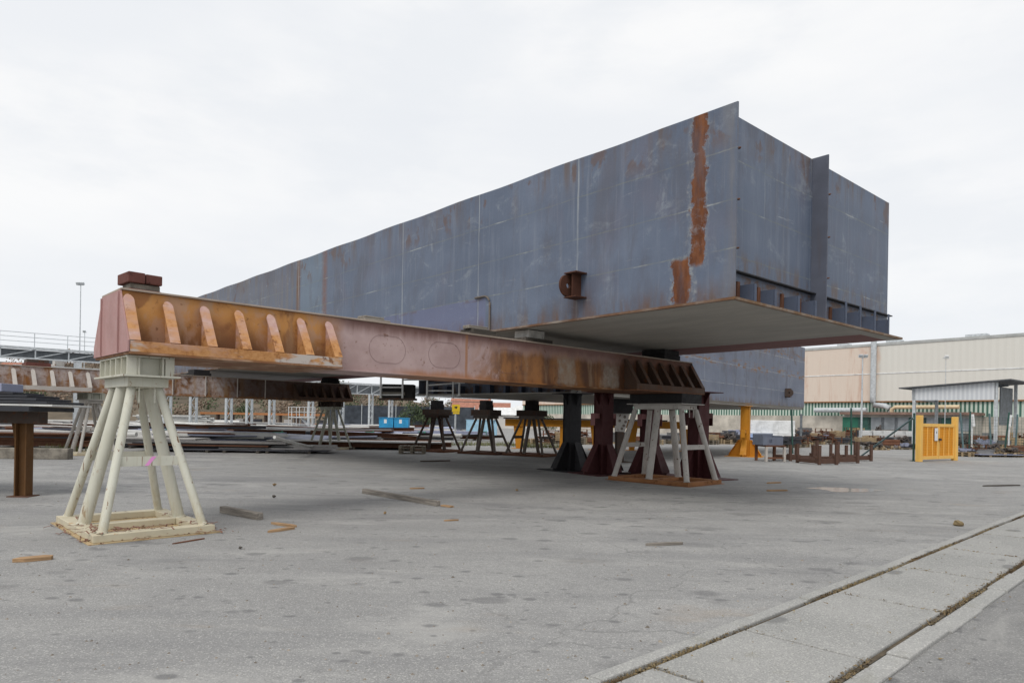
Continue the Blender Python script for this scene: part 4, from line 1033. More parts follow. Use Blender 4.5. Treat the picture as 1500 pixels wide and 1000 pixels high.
NAMES = {'plate': 'steel_plate', 'slab': 'steel_slab', 'angle': 'steel_angle', 'ibeam': 'steel_beam', 'pipe': 'steel_pipe', 'bigpipe': 'steel_pipe', 'batten': 'timber_batten'}
CATS = {'plate': 'steel plate', 'slab': 'steel slab', 'angle': 'steel angle', 'ibeam': 'steel beam', 'pipe': 'pipe', 'bigpipe': 'pipe', 'batten': 'timber'}
SM = {'blue': M_bluesteel, 'grey': M_greysteel, 'dark': M_darksteel, 'pale': M_palesteel, 'rust': M_rust, 'orange': M_orangerack}
SW = {'blue': 'blue-grey', 'grey': 'grey', 'dark': 'dark', 'pale': 'pale', 'rust': 'rusty brown', 'orange': 'orange-rust'}
CACHE = {}
def stock(kind, L, col):
    key = (kind, round(L, 0), col)
    if key not in CACHE:
        o = prof_mesh(kind, round(L, 0)).build(NAMES[kind], SM[col] if kind != 'batten' else M_wooddark); CACHE[key] = o; return o
    c = CACHE[key].copy(); COL.objects.link(c); return c
def pile(px, py, L, yaw, layers, where, spread=1.2, jit=0.5, batten=True, cap=False):
    p = G(px, py); R = Matrix.Rotation(yaw, 3, 'Z'); z = 0.0; grp = 'steel stock ' + where
    if batten:
        for bx in (-L * 0.36, 0, L * 0.36):
            b = stock('batten', 2, 'rust'); q = p + R @ Vector((bx, 0, 0)); b.location = q; b.rotation_euler = (0, 0, yaw)
            tag(b, f'dark timber batten {where}', 'timber', 'battens ' + where)
        z = 0.101
    for kind, col, n in layers:
        h = PH_[kind]
        for i in range(n):
            o = stock(kind, L, col); y = (i - (n - 1) / 2) * spread / max(1, n) * 1.0 if n > 1 else U(-0.2, 0.2)
            if kind in ('pipe', 'angle', 'ibeam'): y = (i - (n - 1) / 2) * (0.24 if kind == 'pipe' else 0.36)
            elif n > 1: y = (i - (n - 1) / 2) * 1.65
            q = p + R @ Vector((U(-jit, jit), y, z)); o.location = q
            o.rotation_euler = (0, 0, yaw + (U(-0.02, 0.02) if n == 1 else 0))
            tag(o, f'{SW[col]} {CATS[kind]} {where}', CATS[kind], grp)
        z += h + 0.002
        if cap and kind == 'plate': z += 0.05
    return p, z
# front row
pile(318, 661, 6.0, 0.05, [('plate', 'dark', 1), ('slab', 'dark', 1), ('plate', 'rust', 1), ('plate', 'dark', 1), ('plate', 'grey', 1)], 'in the dark front pile right of the cream trestle')
pile(400, 662, 5.0, 0.12, [('plate', 'dark', 1), ('plate', 'grey', 1), ('slab', 'grey', 1)], 'in the grey front pile beside the dark one')
pile(520, 657, 9.0, 0.02, [('ibeam', 'rust', 3), ('plate', 'pale', 1)], 'in the rusty front pile behind the grey-green trestle')
pile(585, 656, 5.0, 0.03, [('ibeam', 'rust', 2), ('plate', 'rust', 1)], 'in the rusty front pile behind the wooden crate')
pile(30, 655, 6.0, 0.03, [('ibeam', 'rust', 3), ('slab', 'rust', 1), ('plate', 'dark', 1), ('slab', 'rust', 1), ('plate', 'rust', 1), ('plate', 'grey', 1)], 'in the rusty pile behind the low mossy wall')
pile(210, 655, 6.0, 0.0, [('slab', 'dark', 1), ('plate', 'grey', 1), ('angle', 'grey', 4), ('plate', 'grey', 1)], 'in the pile seen between the cream trestle legs')
# second row - long blue plates
for px, py, L, yaw, wh in ((330, 649, 7, -0.06, 'in the blue stack right of the cream trestle'), (470, 647, 7, -0.06, 'in the blue stack behind the grey-green trestle'), (560, 646, 6, -0.05, 'in the blue stack left of the wooden crate'), (655, 644, 6, -0.03, 'in the blue stack behind the left dark trestle'), (150, 645, 8, 0.0, 'in the blue stack behind the pale grey trestle')):
    p, z = pile(px, py, L, yaw, [('ibeam', 'rust', 3), ('slab', 'grey', 1), ('plate', 'blue', 1), ('slab', 'blue', 1), ('plate', 'blue', 1)], wh)
    R = Matrix.Rotation(yaw, 3, 'Z')
    m = MB(); m.box((0, 0, 0.06), (0.5, 0.5, 0.02)); m.box((0.24, -0.2, -0.05), (0.02, 0.5, 0.24), M=Matrix.Rotation(0.3, 3, 'X'))
    o = m.build('edge_cap', M_green, None, loc=p + R @ Vector((L / 2 - 0.1, -0.6, z - 0.05)), rz=yaw); tag(o, 'green edge cap on the blue steel ' + wh.replace('in the', 'of the'), 'edge cap', 'green caps on the blue plates')
# third row
for i, (px, py, cols) in enumerate(((90, 637, 'dgrd'), (200, 636, 'gdgp'), (300, 636, 'rgdb'), (420, 635, 'bgrd'), (520, 635, 'grbb'), (610, 635, 'bdbg'), (30, 634, 'rgdg'))):
    mp_ = {'d': 'dark', 'g': 'grey', 'r': 'rust', 'b': 'blue', 'p': 'pale'}
    whs = ('behind the ochre stand', 'behind the cream trestle', 'behind the right cream leg', 'under the farther girder', 'below the blue bins', 'under the far hull left end', 'at the left edge')
    pile(px, py, 7 + i % 3, U(-0.05, 0.05), [('slab', mp_[c], 1) if k % 2 else ('plate', mp_[c], 1) for k, c in enumerate(cols + cols[:2])], 'in the low third-row stack ' + whs[i])
# fourth row, taller
pile(255, 627, 8, 0.0, [('pipe', 'pale', 7)] * 2 + [('slab', 'grey', 1)] + [('pipe', 'pale', 6)] * 3 + [('slab', 'pale', 1)] * 2, 'in the tall pale pipe stack beside the right cream leg')
pile(320, 624, 7, 0.0, [('slab', 'grey', 1), ('bigpipe', 'pale', 1)], 'in the big pale pipe stack left of the farther girder', batten=True)
pile(385, 626, 9, 0.02, [('slab', 'dark', 1), ('plate', 'dark', 1), ('slab', 'dark', 1), ('angle', 'dark', 5), ('plate', 'dark', 1), ('slab', 'pale', 1)], 'in the dark plate stack under the farther girder')
pile(455, 626, 8, 0.0, [('slab', 'grey', 1), ('slab', 'dark', 1), ('plate', 'grey', 1)], 'in the grey stack before the white stair platform')
pile(510, 628, 8, 0.02, [('slab', 'blue', 1), ('slab', 'blue', 1), ('ibeam', 'dark', 4), ('slab', 'blue', 1)], 'in the blue stack left of the blue bins')
pile(650, 628, 9, 0.0, [('slab', 'blue', 1), ('ibeam', 'dark', 4), ('slab', 'blue', 1), ('slab', 'dark', 1)], 'in the blue stack right of the blue bins')
pile(110, 628, 9, 0.0, [('slab', 'dark', 1), ('pipe', 'pale', 7), ('slab', 'pale', 1), ('pipe', 'grey', 6), ('slab', 'pale', 1)], 'in the pale pipe stack behind the pale grey trestle')
pile(40, 627, 9, 0.0, [('pipe', 'grey', 7), ('slab', 'dark', 1), ('pipe', 'grey', 6), ('slab', 'grey', 1)], 'in the grey pipe stack behind the rusty pile')
# loose lengths thrown over the piles
JN = (('plate', 'blue'), ('pipe', 'pale'), ('angle', 'pale'), ('plate', 'grey'), ('angle', 'dark'), ('angle', 'grey'), ('plate', 'rust'), ('ibeam', 'rust'), ('pipe', 'pale'), ('plate', 'dark'), ('plate', 'pale'))
ZL = (('right of the cream trestle', 250, 420), ('around the grey-green trestle', 420, 540), ('in front of the blue bins', 540, 640), ('behind the pale grey trestle', 60, 200))
for i in range(150):
    where, a_, b_ = ZL[(0, 0, 1, 2, 3)[i % 5]]
    kind, col = random.choice(JN); py = random.choice((652, 646, 641, 637, 633, 630)) + U(-1.5, 1.5); px = U(a_, b_)
    o = stock(kind, random.choice((4.0, 5.0, 6.0, 7.0)), col); p = G(px, py); top = (0.72 if 643 < py < 651 else 0.5 if py > 651 else 0.55)
    o.location = p + Vector((0, U(-0.3, 0.3), top * U(0.75, 1.1))); o.rotation_euler = (U(-0.12, 0.12), U(-0.035, 0.035), U(-0.28, 0.28))
    tag(o, f'loose {SW[col]} {CATS[kind]} across stock {where}', CATS[kind], 'loose lengths ' + where)
m = MB(); hp_ = [G(px, py, z) for px, py, z in ((402, 640, 0.9), (418, 645, 0.75), (432, 649, 0.6), (450, 653, 0.35), (470, 655, 0.2), (492, 656, 0.15))]
tag(m.path(hp_, 0.06, 8).build('hose', M_palesteel), 'pale hose sagging across the stock left of the grey-green trestle', 'hose')
# orange racks far back
for k, px in enumerate((330, 400, 470, 545, 620)):
    Y = 112; q = Vector((X(px, Y), Y, 0)); t = thing('storage_rack', f'{("leftmost","second","middle","fourth","rightmost")[k]} of the long orange-rust storage racks at the back', 'rack', q, 0.0, 'orange-rust storage racks at the back')
    m = MB(); m.bb(-3.9, 3.9, -0.6, 0.6, 1.75, 2.1); m.build('top_beam', M_orangerack, t)
    m = MB(); m.bb(-3.9, 3.9, -0.6, 0.6, 0.35, 0.5); m.build('shelf', M_orangerack, t)
    for x in (-3.7, -1.2, 1.2, 3.7): m = MB(); m.bb(x - 0.12, x + 0.12, -0.5, 0.5, 0, 1.748) if x else None; m.build('post', M_drust, t)
    for x in (-2.5, 0.0, 2.5): m = MB(); m.bb(x - 0.6, x + 0.6, -0.4, 0.4, 0.502, 1.1); o = m.build('crate', SM[random.choice(('blue', 'dark', 'grey'))], None, 0.02, loc=q); tag(o, 'dark closed crate on the shelf of an orange-rust rack', 'crate', 'crates on the orange-rust racks')

# blue bins
for k, (px, lab) in enumerate(((567, 'left blue waste bin with white label, behind the blue plates'), (589, 'right blue waste bin with white label, beside its twin'))):
    Y = 72.0; t = thing('waste_bin', lab, 'bin', (X(px, Y), Y, 0), 0.02, 'blue waste bins')
    m = MB(); m.prism([(-0.72, -0.6, 0.12), (0.72, -0.6, 0.12), (0.76, -0.6, 1.62), (-0.76, -0.6, 1.62)], (0, 1.2, 0)); m.build('body', M_bin, t, 0.02)
    m = MB(); m.bb(-0.78, 0.78, -0.66, 0.66, 1.622, 1.70); m.build('lid', M_bin, t, 0.02)
    m = MB(); m.bb(-0.22, 0.06, -0.606, -0.602, 1.1, 1.5); m.build('label_plate', M_white, t)
    m = MB(); m.bb(-0.7, -0.5, -0.5, -0.3, 0, 0.118); m.bb(0.5, 0.7, -0.5, -0.3, 0, 0.118); m.bb(-0.7, -0.5, 0.3, 0.5, 0, 0.118); m.bb(0.5, 0.7, 0.3, 0.5, 0, 0.118); m.build('wheels', M_black, t)
t = MB(); t.bb(-1.6, 1.6, -0.8, 0.8, 0, 1.55); t.bb(-1.65, 1.65, -0.85, 0.85, 1.552, 1.62)
tag(t.build('container', M_paleblue, None, 0.03, loc=(X(706, 72), 72, 0)), 'pale blue container seen between two dark trestles', 'container')

# wooden crate / pallet stack left of the dark trestles
def pallet(label, loc, rz, mat, group=None, layers=1, blockmat=None):
    t = thing('pallet', label, 'pallet', loc, rz, group); z = 0
    for k in range(layers):
        m = MB()
        for y in (-0.36, 0, 0.36): m.bb(-0.6, 0.6, y - 0.05, y + 0.05, z + 0.0, z + 0.02)
        for y in (-0.36, 0, 0.36):
            for x in (-0.53, 0, 0.53): m.bb(x - 0.07, x + 0.07, y - 0.05, y + 0.05, z + 0.021, z + 0.10)
        m.build('runner', mat, t)
        m = MB()
        for i in range(7): x = -0.54 + i * 0.18; m.bb(x - 0.065, x + 0.065, -0.4, 0.4, z + 0.101, z + 0.124)
        m.build('deck', mat, t)
        z += 0.1245
    return t, z
pallet('stack of weathered wooden pallets left of the dark trestles', G(604, 664), 0.05, M_palletgrey, layers=3)

# sign on a pole
Y = 44.0; q = Vector((X(667, Y), Y, 0)); t = thing('sign_post', 'yellow square warning sign with black symbol on a grey pole', 'sign', q, 0.0)
m = MB(); m.tube((0, 0, 0), (0, 0, 2.55), 0.06, 0.06, 12); m.build('pole', M_galv, t)
m = MB(); m.bb(-0.22, 0.28, -0.075, -0.06, 2.12, 2.58); s_ = m.build('sign_panel', M_signy, t)
m = MB(); m.prism([(-0.10, -0.078, 2.40), (0.0, -0.078, 2.46), (0.13, -0.078, 2.47), (0.11, -0.078, 2.36), (0.05, -0.078, 2.30), (-0.02, -0.078, 2.36)], (0, 0.002, 0)); m.build('symbol', M_signk, s_)
m = MB(); m.bb(-0.16, 0.26, -0.075, -0.06, 1.98, 2.10); m.build('sign_strip', M_signy, t)

# white stair platform
Y = 70.0; q = Vector((X(442, Y), Y, 0)); t = thing('stair_platform', 'white mobile stair platform with railings between the steel stacks', 'platform', q, 0.0)
m = MB(); m.bb(-1.2, 1.2, -0.5, 0.5, 1.5, 1.62); m.build('deck', M_white, t)
m = MB()
for x in (-1.2, -0.4, 0.4, 1.2):
    for y in (-0.5, 0.5): m.bar((x, y, 0.0 if abs(x) > 1 or x < 0 else 1.5), (x, y, 2.6), 0.05, 0.05)
for z in (2.1, 2.6):
    for y in (-0.5, 0.5): m.bar((-1.2, y, z), (1.2, y, z), 0.045, 0.045)
for z in (0.3, 0.9): m.bar((-1.2, -0.5, z), (1.2, -0.5, z), 0.04, 0.04)
m.build('railing', M_white, t)
m = MB(); m.bar((0.0, 0, 1.5), (1.2, 0, 0.1), 0.7, 0.06); m.build('stair', M_galv, t)

# ------------------------------------------------------------------ crane runway, lattice columns, lamp posts
DB = Vector((0.753, 0.659, 0)); angB = math.atan2(DB.y, DB.x)
def runway(label, p, L0, L1, zt, zb, rail=True, cladding=True, name='crane_runway'):
    t = thing(name, label, 'runway', p, angB)
    m = MB(); m.bb(L0, L1, -0.15, 0.15, zt - 0.18, zt); m.build('top_chord', M_galv, t)
    m = MB(); m.bb(L0, L1, -0.12, 0.12, zb, zb + 0.12); m.build('bottom_chord', M_galv, t)
    m = MB(); x = L0; k = 0
    while x < L1 - 0.1:
        m.bar((x, 0, zb + 0.12), (x, 0, zt - 0.18), 0.09, 0.09)
        m.bar((x, 0, zb + 0.12), (min(L1, x + 2.2), 0, zt - 0.18), 0.07, 0.07) if True else 0
        x += 2.2
    m.build('truss_web', M_galv, t)
    if cladding:
        m = MB(); m.bb(L0, L1, 0.35, 0.45, zb + 0.05, zt - 0.2); m.build('girder_plate', M_galvdark, t)
    if rail:
        m = MB(); x = L0
        while x <= L1: m.bar((x, 0.6, zt), (x, 0.6, zt + 1.15), 0.05, 0.05); x += 2.2
        for z in (0.45, 0.8, 1.15): m.bar((L0, 0.6, zt + z), (L1, 0.6, zt + z), 0.045, 0.045)
        m.build('railing', M_galv, t)
        m = MB(); m.bb(L0, L1, 0.16, 0.75, zt - 0.05, zt - 0.01); m.build('walkway', M_galv, t)
    return t
pr = Vector((X(112, 55), 55, 0))
runway('grey crane runway truss with walkway railing at far left, behind the trestle', pr, -16, 22, EYE + 5.0, EYE + 4.05)
def lattice_column(label, p, H, rz=0.0, w_=0.45, group=None, mat=M_galv):
    t = thing('lattice_column', label, 'column', p, rz, group)
    m = MB()
    for x in (-w_, w_): m.bb(x - 0.09, x + 0.09, -0.12, 0.12, 0.02, H)
    m.build('chord', mat, t)
    m = MB(); z = 0.3; k = 0
    while z < H - 0.9:
        a, b = (-w_, w_) if k % 2 else (w_, -w_)
        m.bar((a * 0.8, 0, z), (b * 0.8, 0, z + 0.9), 0.06, 0.06); z += 0.9; k += 1
    m.build('lacing', mat, t)
    m = MB(); m.bb(-w_ - 0.3, w_ + 0.3, -0.3, 0.3, 0, 0.018); m.build('base_plate', mat, t)
    return t
t = thing('runway_column', 'solid grey runway column under the crane runway at far left', 'column', pr, angB)
m = MB(); m.bb(-0.25, 0.25, -0.35, -0.32, 0, EYE + 4.0); m.bb(-0.25, 0.25, 0.0, 0.03, 0, EYE + 4.0); m.bb(-0.02, 0.02, -0.319, -0.001, 0, EYE + 4.0); m.build('shaft', M_galv, t)
m = MB(); m.bb(-0.5, 0.5, -0.6, 0.3, 0, 0.02); m.build('base_plate', M_galv, t)
r2 = Vector((X(400, 84), 84, 0))
runway('pale grey second crane runway on lattice columns, behind the farther girder', r2, -26, 34, EYE + 4.6, EYE + 3.1, rail=False, cladding=True)
for px, lab in ((245, 'lattice column just right of the cream trestle'), (365, 'lattice column behind the dark plate stack'), (398, 'lattice column left of the white stair platform'), (283, 'lattice column behind the tall pale pipe stack'), (335, 'lattice column behind the big pale pipe'), (455, 'lattice column behind the white stair platform'), (500, 'lattice column right of the farther girder end'), (543, 'lattice column left of the blue bins'), (572, 'lattice column behind the blue bins')):
    k = (px - 750) / 1000.0; tt = (k * r2.y - r2.x) / (DB.x - k * DB.y); q = r2 + DB * tt
    lattice_column('grey ' + lab, q, EYE + 3.08, angB + 0.6, 0.5, 'lattice columns of the second runway')
def lamp_post(label, p, H, heads=2, mat=M_galv, r=0.07, headmat=None):
    t = thing('lamp_post', label, 'lamp post', p, 0.0)
    m = MB(); m.tube((0, 0, 0), (0, 0, H), r, r * 0.6, 10); m.build('pole', mat, t)
    m = MB(); m.bb(-0.3, 0.3, -0.03, 0.03, H + 0.001, H + 0.06); m.build('cross_arm', mat, t)
    for i in range(heads):
        x = (i - (heads - 1) / 2) * 0.45; m = MB(); M = Matrix.Rotation(0.5, 3, 'X')
        m.box((x, -0.1, H + 0.16), (0.36, 0.16, 0.28), M=M); m.build('lamp_head', headmat or mat, t, 0.02)
    return t
lamp_post('tall floodlight pole rising above the crane runway at far left', (X(115, 70), 70, 0), (604 - 418) / 1000 * 70 + EYE, 2)
lamp_post('short floodlight pole right of the tall one at far left', (X(122, 95), 95, 0), (604 - 487) / 1000 * 95 + EYE, 1)
lamp_post('floodlight pole in front of the beige hall wall', (X(1262, 62), 62, 0), (624 - 524) / 1000 * 62 + EYE, 2, r=0.09)
lamp_post('thin lamp pole with white head in front of the hall, above the shed', (X(1384, 66), 66, 0), (626 - 525) / 1000 * 66 + EYE, 1, r=0.04, headmat=M_white)
# scaffold left of the second hull
SY = 24.4
t = thing('scaffold', 'pale scaffold rails and dark panel at the left end of the second hull', 'scaffold', (X(620, SY), SY, 0), 0.0)
sx_ = lambda px: X(px, SY) - X(620, SY)
sz_ = lambda py, px=620: EYE + (615 + 0.01745 * (px - 750) - py) / 1000 * SY
m = MB()
for px, y0, y1 in ((557, 583, 548), (589, 583, 548), (625, 584, 550), (663, 583, 556), (672, 580, 556)): m.tube((sx_(px), 0, sz_(y0, px)), (sx_(px), 0, sz_(y1, px)), 0.035, 0.035, 8)
for (a0, b0), (a1, b1) in (((555, 567), (590, 567)), ((556, 578), (590, 578)), ((624, 564), (680, 560)), ((624, 572), (664, 572)), ((624, 580), (674, 579)), ((589, 556), (626, 556))): m.tube((sx_(a0), 0.04, sz_(b0, a0)), (sx_(a1), 0.04, sz_(b1, a1)), 0.026, 0.026, 8)
m.build('rail_frame', M_white, t)
m = MB(); m.bb(sx_(553), sx_(606), 0.10, 0.8, sz_(586), sz_(583)); m.build('plank', M_drust, t)
m = MB(); m.bb(sx_(558), sx_(604), 0.12, 0.7, sz_(582.8), sz_(563)); m.build('dark_panel', M_black, t)
m = MB(); m.bb(sx_(557), sx_(592), 0.06, 0.11, sz_(579), sz_(574.5)); m.build('board', M_wood, t)

# ------------------------------------------------------------------ hill, woodland, trees
def hill_h(x, y):
    k = x / max(1.0, y) * 1000 + 750
    base = 19.5 if k < 150 else (19.5 - (k - 150) / 450 * 10.5 if k < 600 else max(1.2, 9.0 - (k - 600) / 160 * 7.0))
    return base * min(1, max(0, (y - 150) / 70.0)) + 1.2 * math.sin(x * 0.05) * min(1, max(0, (y - 150) / 70.0))
m = MB(); nx, ny = 60, 12; vs = []
for j in range(ny + 1):
    for i in range(nx + 1):
        x = -420 + i * 9.0; y = 148 + j * 22
        vs.append((x, y, hill_h(x, y) - 0.1 if j else -0.2))
m.add(vs, [(j * (nx + 1) + i, j * (nx + 1) + i + 1, (j + 1) * (nx + 1) + i + 1, (j + 1) * (nx + 1) + i) for j in range(ny) for i in range(nx)], True)
struct(m.build('hillside', plain('hill scrub', (0.13, 0.105, 0.075), 0.95, 0.5, 0.08)))
def clump(m, c, r, n, s, flat=0.8):
    for _ in range(n):
        d = Vector((random.gauss(0, 1), random.gauss(0, 1), random.gauss(0, 1))).normalized() * (rnd() ** 0.4)
        q = Vector(c) + Vector((d.x * r, d.y * r, d.z * r * flat))
        a = Vector((U(-1, 1), U(-1, 1), U(-1, 1))).normalized(); b = a.orthogonal().normalized(); e = a.cross(b)
        k = s * U(0.6, 1.3)
        m.add([q + b * k, q + e * k * 0.7, q - b * k, q - e * k * 0.7], [(0, 1, 2, 3)])
m = MB()
for i in range(420):
    y = U(152, 225); k = U(-60, 700); x = (k - 750) / 1000 * y; h = hill_h(x, y); r = U(1.2, 2.6)
    if rnd() < 0.25: continue
    clump(m, (x, y, h + r * 0.8), r, 45, 0.3)
tag(m.build('woodland', M_leafbrown), kind='stuff')
m = MB()
for i in range(150):
    y = U(152, 225); k = U(200, 760); x = (k - 750) / 1000 * y; h = hill_h(x, y); r = U(1.2, 2.4)
    clump(m, (x, y, h + r * 0.7), r, 45, 0.28)
tag(m.build('woodland', M_leaf), kind='stuff')
def tree(label, p, H, R, mat, group=None):
    t = thing('broadleaf_tree', label, 'tree', p, U(0, 6), group)
    m = MB(); m.tube((0, 0, 0), (0.1, 0, H * 0.5), H * 0.03, H * 0.018, 8)
    for k in range(5):
        a = U(0, 2 * PI); m.tube((0.08, 0, H * U(0.3, 0.48)), (math.cos(a) * R * 0.6, math.sin(a) * R * 0.6, H * U(0.6, 0.85)), H * 0.012, H * 0.004, 6)
    m.build('trunk', M_bark, t)
    m = MB()
    for k in range(15):
        a = U(0, 2 * PI); rr = U(0.1, 0.75) * R; z = H * U(0.32, 0.86)
        clump(m, (math.cos(a) * rr, math.sin(a) * rr, z), R * U(0.28, 0.45), 60, R * 0.055)
    m.build('crown', mat, t)
for px, Y, H, R, lab in ((512, 120, 4.6, 2.6, 'dark green tree right of the farther girder end'), (560, 105, 3.4, 2.2, 'green tree behind the left blue bin'), (603, 95, 3.6, 2.6, 'broad green tree under the far hull left corner'), (622, 98, 3.2, 2.2, 'green tree left of the left dark trestle'), (690, 110, 3.4, 2.2, 'green tree behind the yellow sign'), (355, 130, 4.2, 2.6, 'green tree behind the dark plate stack'), (30, 110, 9.0, 3.6, 'tall dark tree behind the plate stack at the left edge'), (800, 90, 2.6, 1.8, 'small green bush tree behind the dark trestles')):
    tree(lab, (X(px, Y), Y, 0), H, R, M_leaf, 'trees beyond the stock yard')
# dark netting fence
t = thing('net_fence', 'long dark netting fence across the back behind the blue bins', 'fence', (X(555, 100), 100, 0), 0.0)
m = MB(); m.bb(-7.5, 14, -0.03, 0.03, 0.2, 3.4); m.build('net', M_net, t)
for x in (-7.5, -2.5, 2.5, 7.5, 14): m = MB(); m.tube((x, -0.1, 0), (x, -0.1, 3.6), 0.06, 0.06, 8); m.build('post', M_galv, t)

def house(label, p, wd, dp, H, roofh, mat, roofm, rz=0.0):
    t = thing('house', label, 'house', p, rz)
    m = MB(); m.bb(-wd / 2, wd / 2, -dp / 2, dp / 2, 0, H); m.build('wall', mat, t)
    m = MB(); m.prism([(-wd / 2 - 0.4, -dp / 2 - 0.4, H + 0.003), (-wd / 2 - 0.4, dp / 2 + 0.4, H + 0.003), (-wd / 2 - 0.4, 0, H + roofh)], (wd + 0.8, 0, 0)); m.build('roof', roofm, t)
    n = max(2, int(wd / 3))
    for i in range(n):
        x = -wd / 2 + wd * (i + 0.5) / n; m = MB(); m.bb(x - 0.5, x + 0.5, -dp / 2 - 0.06, -dp / 2 - 0.004, H * 0.35, H * 0.72); m.build('window', M_glass, t)
M_hw = plain('house render', (0.62, 0.60, 0.57), 0.85, 0.15, 0.4)
for px, Y, wd, H, rh, rm, lab in ((705, 150, 12, 3.8, 1.6, M_roofred, 'white house with red roof behind the middle dark trestle'), (745, 135, 11, 2.6, 1.5, M_white, 'low white house with pale roof right of the red-roofed one'), (800, 140, 12, 3.0, 1.6, M_white, 'low white house behind the right dark trestle'), (865, 150, 13, 3.2, 1.6, M_roofred, 'white house with red roof behind the maroon pillars'), (690, 190, 10, 6.5, 1.8, M_roofred, 'farther red-roofed house on the slope')):
    house(lab, (X(px, Y), Y, 0), wd, 7, H, rh, M_hw, rm)
for px, Y, lab in ((18, 190, 'white house on the wooded hill at the left edge'), (75, 205, 'small white house on the wooded hill below the runway')):
    x = X(px, Y); house(lab, (x, Y, hill_h(x, Y)), 5, 5, 3.0, 1.5, M_hw, M_roofred)

# ------------------------------------------------------------------ big hall on the right
def corr(name, c1, c2, period, axis=0, stain=None, hard=False):
    t = MT(name); x = t.xyz(axis); z = t.xyz(2)
    ph = t.M('FRACT', t.M('DIVIDE', x, period)); tri = t.M('ABSOLUTE', t.M('SUBTRACT', ph, 0.5))
    f = t.ss(tri, 0.16, 0.3) if not hard else t.ss(tri, 0.22, 0.27)
    c = t.mix(f, c1, c2)
    n = t.noise((0.05, 0.05, 0.08), 4, 0.6, 3.0); st = t.noise((1.2, 1.2, 0.12), 5, 0.65, 9.0)
    if stain == 'hall':
        xx = t.M('ADD', x, t.M('MULTIPLY_ADD', n, 6.0, -3.0))
        c = t.mix(t.ss(xx, -3.8, -3.2, 0.05, 0.95), c, (0.665, 0.56, 0.475))
        pn = t.noise((0.25, 0.25, 0.25), 3, 0.6, 15.0)
        c = t.mix(t.mul(t.ss(st, 0.5, 0.72, 0, 0.55), t.ss(xx, -3.8, -3.0)), c, (0.46, 0.25, 0.17))
        c = t.mix(t.mul(t.ss(pn, 0.62, 0.72, 0, 0.5), t.ss(xx, -3.8, -3.0)), c, (0.50, 0.22, 0.15))
    else:
        c = t.mix(t.ss(st, 0.5, 0.75, 0, 0.35), c, tuple(v * 0.6 for v in c1))
    t.bump(f, 0.3, 0.03)
    return t.out(c, 0.65, 0.3)
hp = Vector((41.6, 85.0, 0)); ha = math.atan2(0.77, -0.64)     # local +x runs away to the left, -y... the yard is on local +y
hall = thing('hall', 'long beige industrial hall with green and white striped lower wall', 'hall', hp, ha)
xl0, xl1 = -45, 62
M_hallup = corr('hall cladding', (0.645, 0.632, 0.585), (0.665, 0.652, 0.605), 0.7, 0, 'hall')
m = MB(); m.bb(xl0, xl1, -30, 0, 4.7, 7.95); m.build('wall', M_hallup, hall)
m = MB(); m.bb(xl0, xl1, -30, 0, 8.06, 11.35); m.build('wall', M_hallup, hall)
m = MB(); m.bb(xl0, xl1, -29.9, 0.05, 7.953, 8.057); m.build('trim_band', M_white, hall)
m = MB(); m.bb(xl0 - 0.1, xl1 + 0.1, -30.1, 0.08, 11.353, 11.65); m.build('parapet', plain('parapet metal', (0.42, 0.43, 0.42), 0.6, 0.15, 1), hall)
m = MB(); m.bb(xl0, xl1, -29.8, -0.15, 2.9, 4.697); m.build('striped_wall', corr('green white strips', (0.06, 0.14, 0.105), (0.50, 0.58, 0.51), 0.42, 0, None, True), hall)
m = MB(); m.bb(xl0, xl1, -0.149, 0.10, 4.56, 4.69); m.build('rust_gutter', M_rustbase, hall)
m = MB(); m.bb(xl0, xl1, -29.7, -0.05, 0, 2.897); m.build('plinth', plain('stained white wall', (0.50, 0.46, 0.40), 0.8, 0.35, 0.5), hall)
for x, w_ in ((1.0, 1.3), (-5.0, 1.6), (-13.5, 2.0), (8, 1.4)):
    m = MB(); m.bb(x - w_ / 2, x + w_ / 2, -2, -0.8, 11.653, 12.0); m.build('roof_vent', M_galv, hall)
# silver duct
def hl(px, z, off):
    k = (px - 750) / 1000.0; d = Vector((math.cos(ha), math.sin(ha), 0)); n_ = Vector((-math.sin(ha), math.cos(ha), 0)); o = hp + n_ * off
    tt = (k * o.y - o.x) / (d.x - k * d.y); return (tt, off, z)
m = MB(); a = hl(1278, 11.9, 0.45); m.path([(a[0], 0.45, 12.1), (a[0], 0.45, 5.3), (a[0], 0.45, 4.6), (a[0] - 0.2, 0.5, 4.2), (a[0] - 1.4, 0.6, 4.1), (a[0] - 1.9, 0.6, 3.9), (a[0] - 2.0, 0.6, 3.2)], 0.32, 14); m.build('duct', M_galv, hall)
m = MB(); m.path([(a[0] + 7, 0.7, 3.6), (a[0] + 0.6, 0.7, 3.6)], 0.3, 12); m.build('duct', M_galv, hall)
m = MB(); b1 = hl(1306, 4, 0.8); b2 = hl(1405, 4, 0.8); m.path([(b1[0], 0.8, 2.9), (b1[0], 0.8, 3.7), (b1[0] - 0.4, 0.8, 3.95), (b2[0], 0.8, 3.95)], 0.22, 10); m.build('duct', plain('cream duct', (0.62, 0.50, 0.33), 0.6, 0.15, 1), hall)
